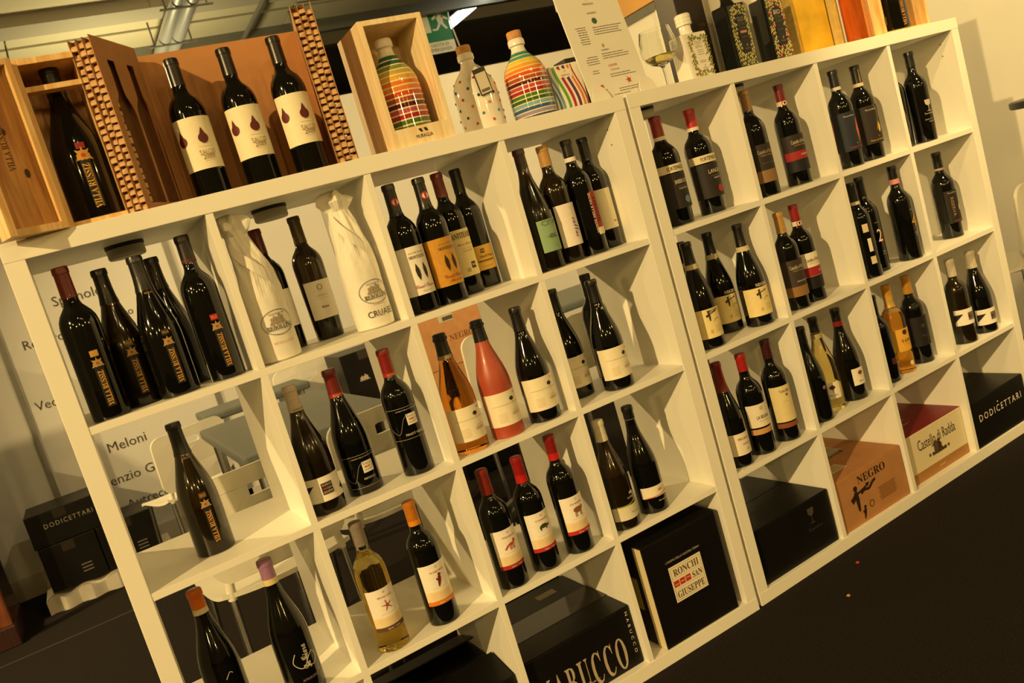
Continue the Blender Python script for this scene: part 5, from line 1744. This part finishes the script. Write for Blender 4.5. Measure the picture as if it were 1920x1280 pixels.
def table(x0, x1, y0, y1, label):
    t_ = thing('grey_table', label, 'table', ((x0 + x1) / 2, (y0 + y1) / 2, 0), 0, 'grey topped tables')
    w, d = (x1 - x0) / 2, (y1 - y0) / 2
    boxpart('tabletop', -w, w, -d, d, .70, .74, GREYTOP, t_, bevel=.012)
    for sx in (-1, 1):
        for sy in (-1, 1):
            q_ = MB()
            q_.tube([(sx * (w - .05), sy * (d - .05), 0), (sx * (w - .05), sy * (d - .05), .70)], .02, STEEL, 12)
            q_.build('leg', t_, smooth=True)


table(.42, .98, 1.06, 2.16, 'grey topped table behind the silver capped bottle')
table(.50, 1.05, 2.60, 2.92, 'grey topped table by the lettered wall')
table(2.20, 2.95, 1.95, 2.65, 'grey topped table behind the right part of the left unit')

def bigcarton(x0, x1, y0, y1, z0, z1, material, label, text=None):
    t_ = thing('carton', label, 'box', ((x0 + x1) / 2, (y0 + y1) / 2, z0), 0, 'cartons stacked in the background')
    w, d, h = (x1 - x0) / 2, (y1 - y0) / 2, z1 - z0
    bd = boxpart('body', -w, w, -d, d, 0, h, material, t_, bevel=.004)
    boxpart('tape', -.03, .03, -d - .0006, -d + .001, h - .05, h - .001, mat('tape_clear', (0.03, 0.024, 0.018), .2) if material is BLACKCARD else mat('tape_tan', '#a8804a', .3), t_)
    return t_, bd, d, h


for i, (z0, z1) in enumerate(((0, .31), (.312, .60), (.602, .93))):
    t, bd, d, h = bigcarton(1.60 - .01 * i, 1.93 + .01 * i, 2.25, 2.55, z0, z1, CARD if i else BLACKCARD, ('brown carton ' if i else 'black carton ') + ('at the bottom of the brown stack behind the white chair', 'in the middle of the stack behind the white chair', 'on top of the stack behind the white chair, with a grey sticker')[i])
    if i == 2:
        q = MB()
        fy(q, text2d(serif('NEGRO'), .032, .14), .03, .14, paint('#6a4020'), -d - .001)
        q.build('lettering', bd)
        q = MB()
        fy(q, rect(.085, .06), -.03, .26, paint('#b8b09a'), -d - .001)
        fy(q, rect(.06, .02), -.02, .245, paint('#4a463c'), -d - .0016)
        q.build('sticker', bd)
for i, (z0, z1) in enumerate(((0, .39), (.392, .80))):
    t, bd, d, h = bigcarton(1.24, 1.50, 2.62, 2.92, z0, z1, BLACKCARD, ('lower black carton standing behind the grey table', 'upper black carton with a pale emblem standing behind the grey table')[i])
    if i:
        q = MB()
        fy(q, shape('estate', .05), -.03, .26, paint('#b8b2a0'), -d - .001)
        q.build('emblem', bd)

# black cartons on a white cloth by the lettered wall
t = thing('floor_cloth', 'crumpled white cloth under the black cartons at the left', 'cloth', (-.12, 3.3, 0))
q = MB()
n = 30
vs = []
for j in (0, 1):
    for i in range(n + 1):
        x_ = -.32 + .64 * i / n
        vs.append((x_, -.245 + .015 * math.sin(i * 1.1), (.072 + .012 * math.sin(i * .9) if j else .0)))
for i in range(n + 1):
    x_ = -.32 + .64 * i / n
    vs.append((x_, .22, .075))
q.add(vs, [(i, i + 1, n + 2 + i, n + 1 + i) for i in range(n)] + [(n + 1 + i, n + 2 + i, 2 * n + 3 + i, 2 * n + 2 + i) for i in range(n)], mat('white_cloth', (0.62, 0.58, 0.50), 0.9, var=0.1, scale=10))
q.build('cloth', t, smooth=True)
for i, (x0, x1, z0, z1, lb) in enumerate(((-.40, -.13, .09, .325, 'left lower black carton on the white cloth'), (-.125, .15, .09, .325, 'right lower black carton on the white cloth'), (-.41, -.09, .327, .50, 'upper black carton with spaced white capitals on the white cloth'))):
    t, bd, d, h = bigcarton(x0, x1, 3.10, 3.42, z0, z1, BLACKCARD, lb)
    q = MB()
    if i == 2:
        fy(q, text2d('DODICETTARI', .024, .23, space=1.3), .03, .10, paint('#8f8676'), -d - .001)
    else:
        for k_ in range(3):
            fy(q, rect(.05, .006), .05, .05 + .018 * k_, paint('#6a6254'), -d - .001)
    q.build('lettering', bd)

# wooden cabinet at the far left edge, unseen top heightened to shade the wall
t = thing('wooden_cabinet', 'reddish brown wooden cabinet at the lower left edge', 'cabinet', (-.72, 2.9, 0))
RW = wood_mat('red_brown_wood', '#8a4a22', '#5e2c14')
boxpart('plinth', -.45, .16, -.12, .3, 0, .10, wood_mat('dark_red_wood', '#3e1a12', '#2a100c'), t, bevel=.005)
boxpart('post', .10, .15, -.10, -.05, .10, 1.36, RW, t, bevel=.004)
boxpart('post', -.44, -.39, -.10, -.05, .10, 1.36, RW, t, bevel=.004)
boxpart('rail', -.39, .10, -.09, -.06, .36, .40, RW, t, bevel=.003)
boxpart('top_board', -.46, .17, -.12, .3, 1.36, 1.40, RW, t, bevel=.004)
boxpart('back_board', -.44, .15, .26, .28, .10, 1.36, mat('cabinet_dark', (0.02, 0.012, 0.008), .7), t)
boxpart('shelf', -.39, .10, -.06, .26, .38, .395, RW, t)
boxpart('shelf', -.39, .10, -.06, .26, .86, .875, RW, t)

# black bag on the floor under the chairs
t = thing('black_bag', 'shiny black plastic bag on the floor behind the white wine bottle', 'bag', (1.20, .70, 0))
q = MB()
rnd = random.Random(9)
ph = [rnd.uniform(0, 6) for _ in range(6)]
q.lathe([(.001, 0), (.15, 0), (.19, .05), (.19, .14), (.165, .24), (.12, .31), (.06, .345), (.001, .35)], 40, mat('black_plastic_film', (0.012, 0.010, 0.009), 0.22, bump=0.5, scale=14),
        rfun=lambda a, z: 1 + .10 * math.sin(5 * a + ph[0] + 9 * z) + .07 * math.sin(11 * a + ph[1] - 20 * z))
q.build('bag_body', t, smooth=True)

# high bar table at the right edge of the view
t = thing('bar_table', 'tall bar table with thin black top at the right edge', 'table', (3.41, -.01, 0))
q = MB()
q.lathe([(.001, 1.095), (.20, 1.095), (.205, 1.10), (.205, 1.118), (.20, 1.122), (.001, 1.122)], 40, mat('black_tabletop', (0.014, 0.013, 0.012), .35))
q.build('tabletop', t, smooth=True)
q = MB()
q.tube([(0, 0, .02), (0, 0, 1.095)], .03, STEEL, 16)
q.build('column', t, smooth=True)
q = MB()
q.lathe([(.001, 0), (.19, 0), (.19, .012), (.05, .022), (.001, .022)], 36, STEEL)
q.build('base', t, smooth=True)

# crumbs on the carpet in front of the shelving
for (x_, y_, c_, lb) in ((1.80, -.06, '#c0341c', 'tiny red scrap on the dark carpet'), (1.64, -.16, '#c89a54', 'tiny tan crumb on the dark carpet')):
    t = thing('paper_scrap', lb, 'scrap', (x_, y_, 0), .6)
    q = MB()
    q.add([(-.006, -.004, 0), (.005, -.005, 0), (.007, .004, 0), (-.003, .006, 0), (-.003, -.001, .004), (.004, .001, .003)], [(3, 2, 1, 0), (0, 1, 5, 4), (1, 2, 5), (2, 3, 4, 5), (3, 0, 4)], paint(c_))
    q.build('scrap', t)
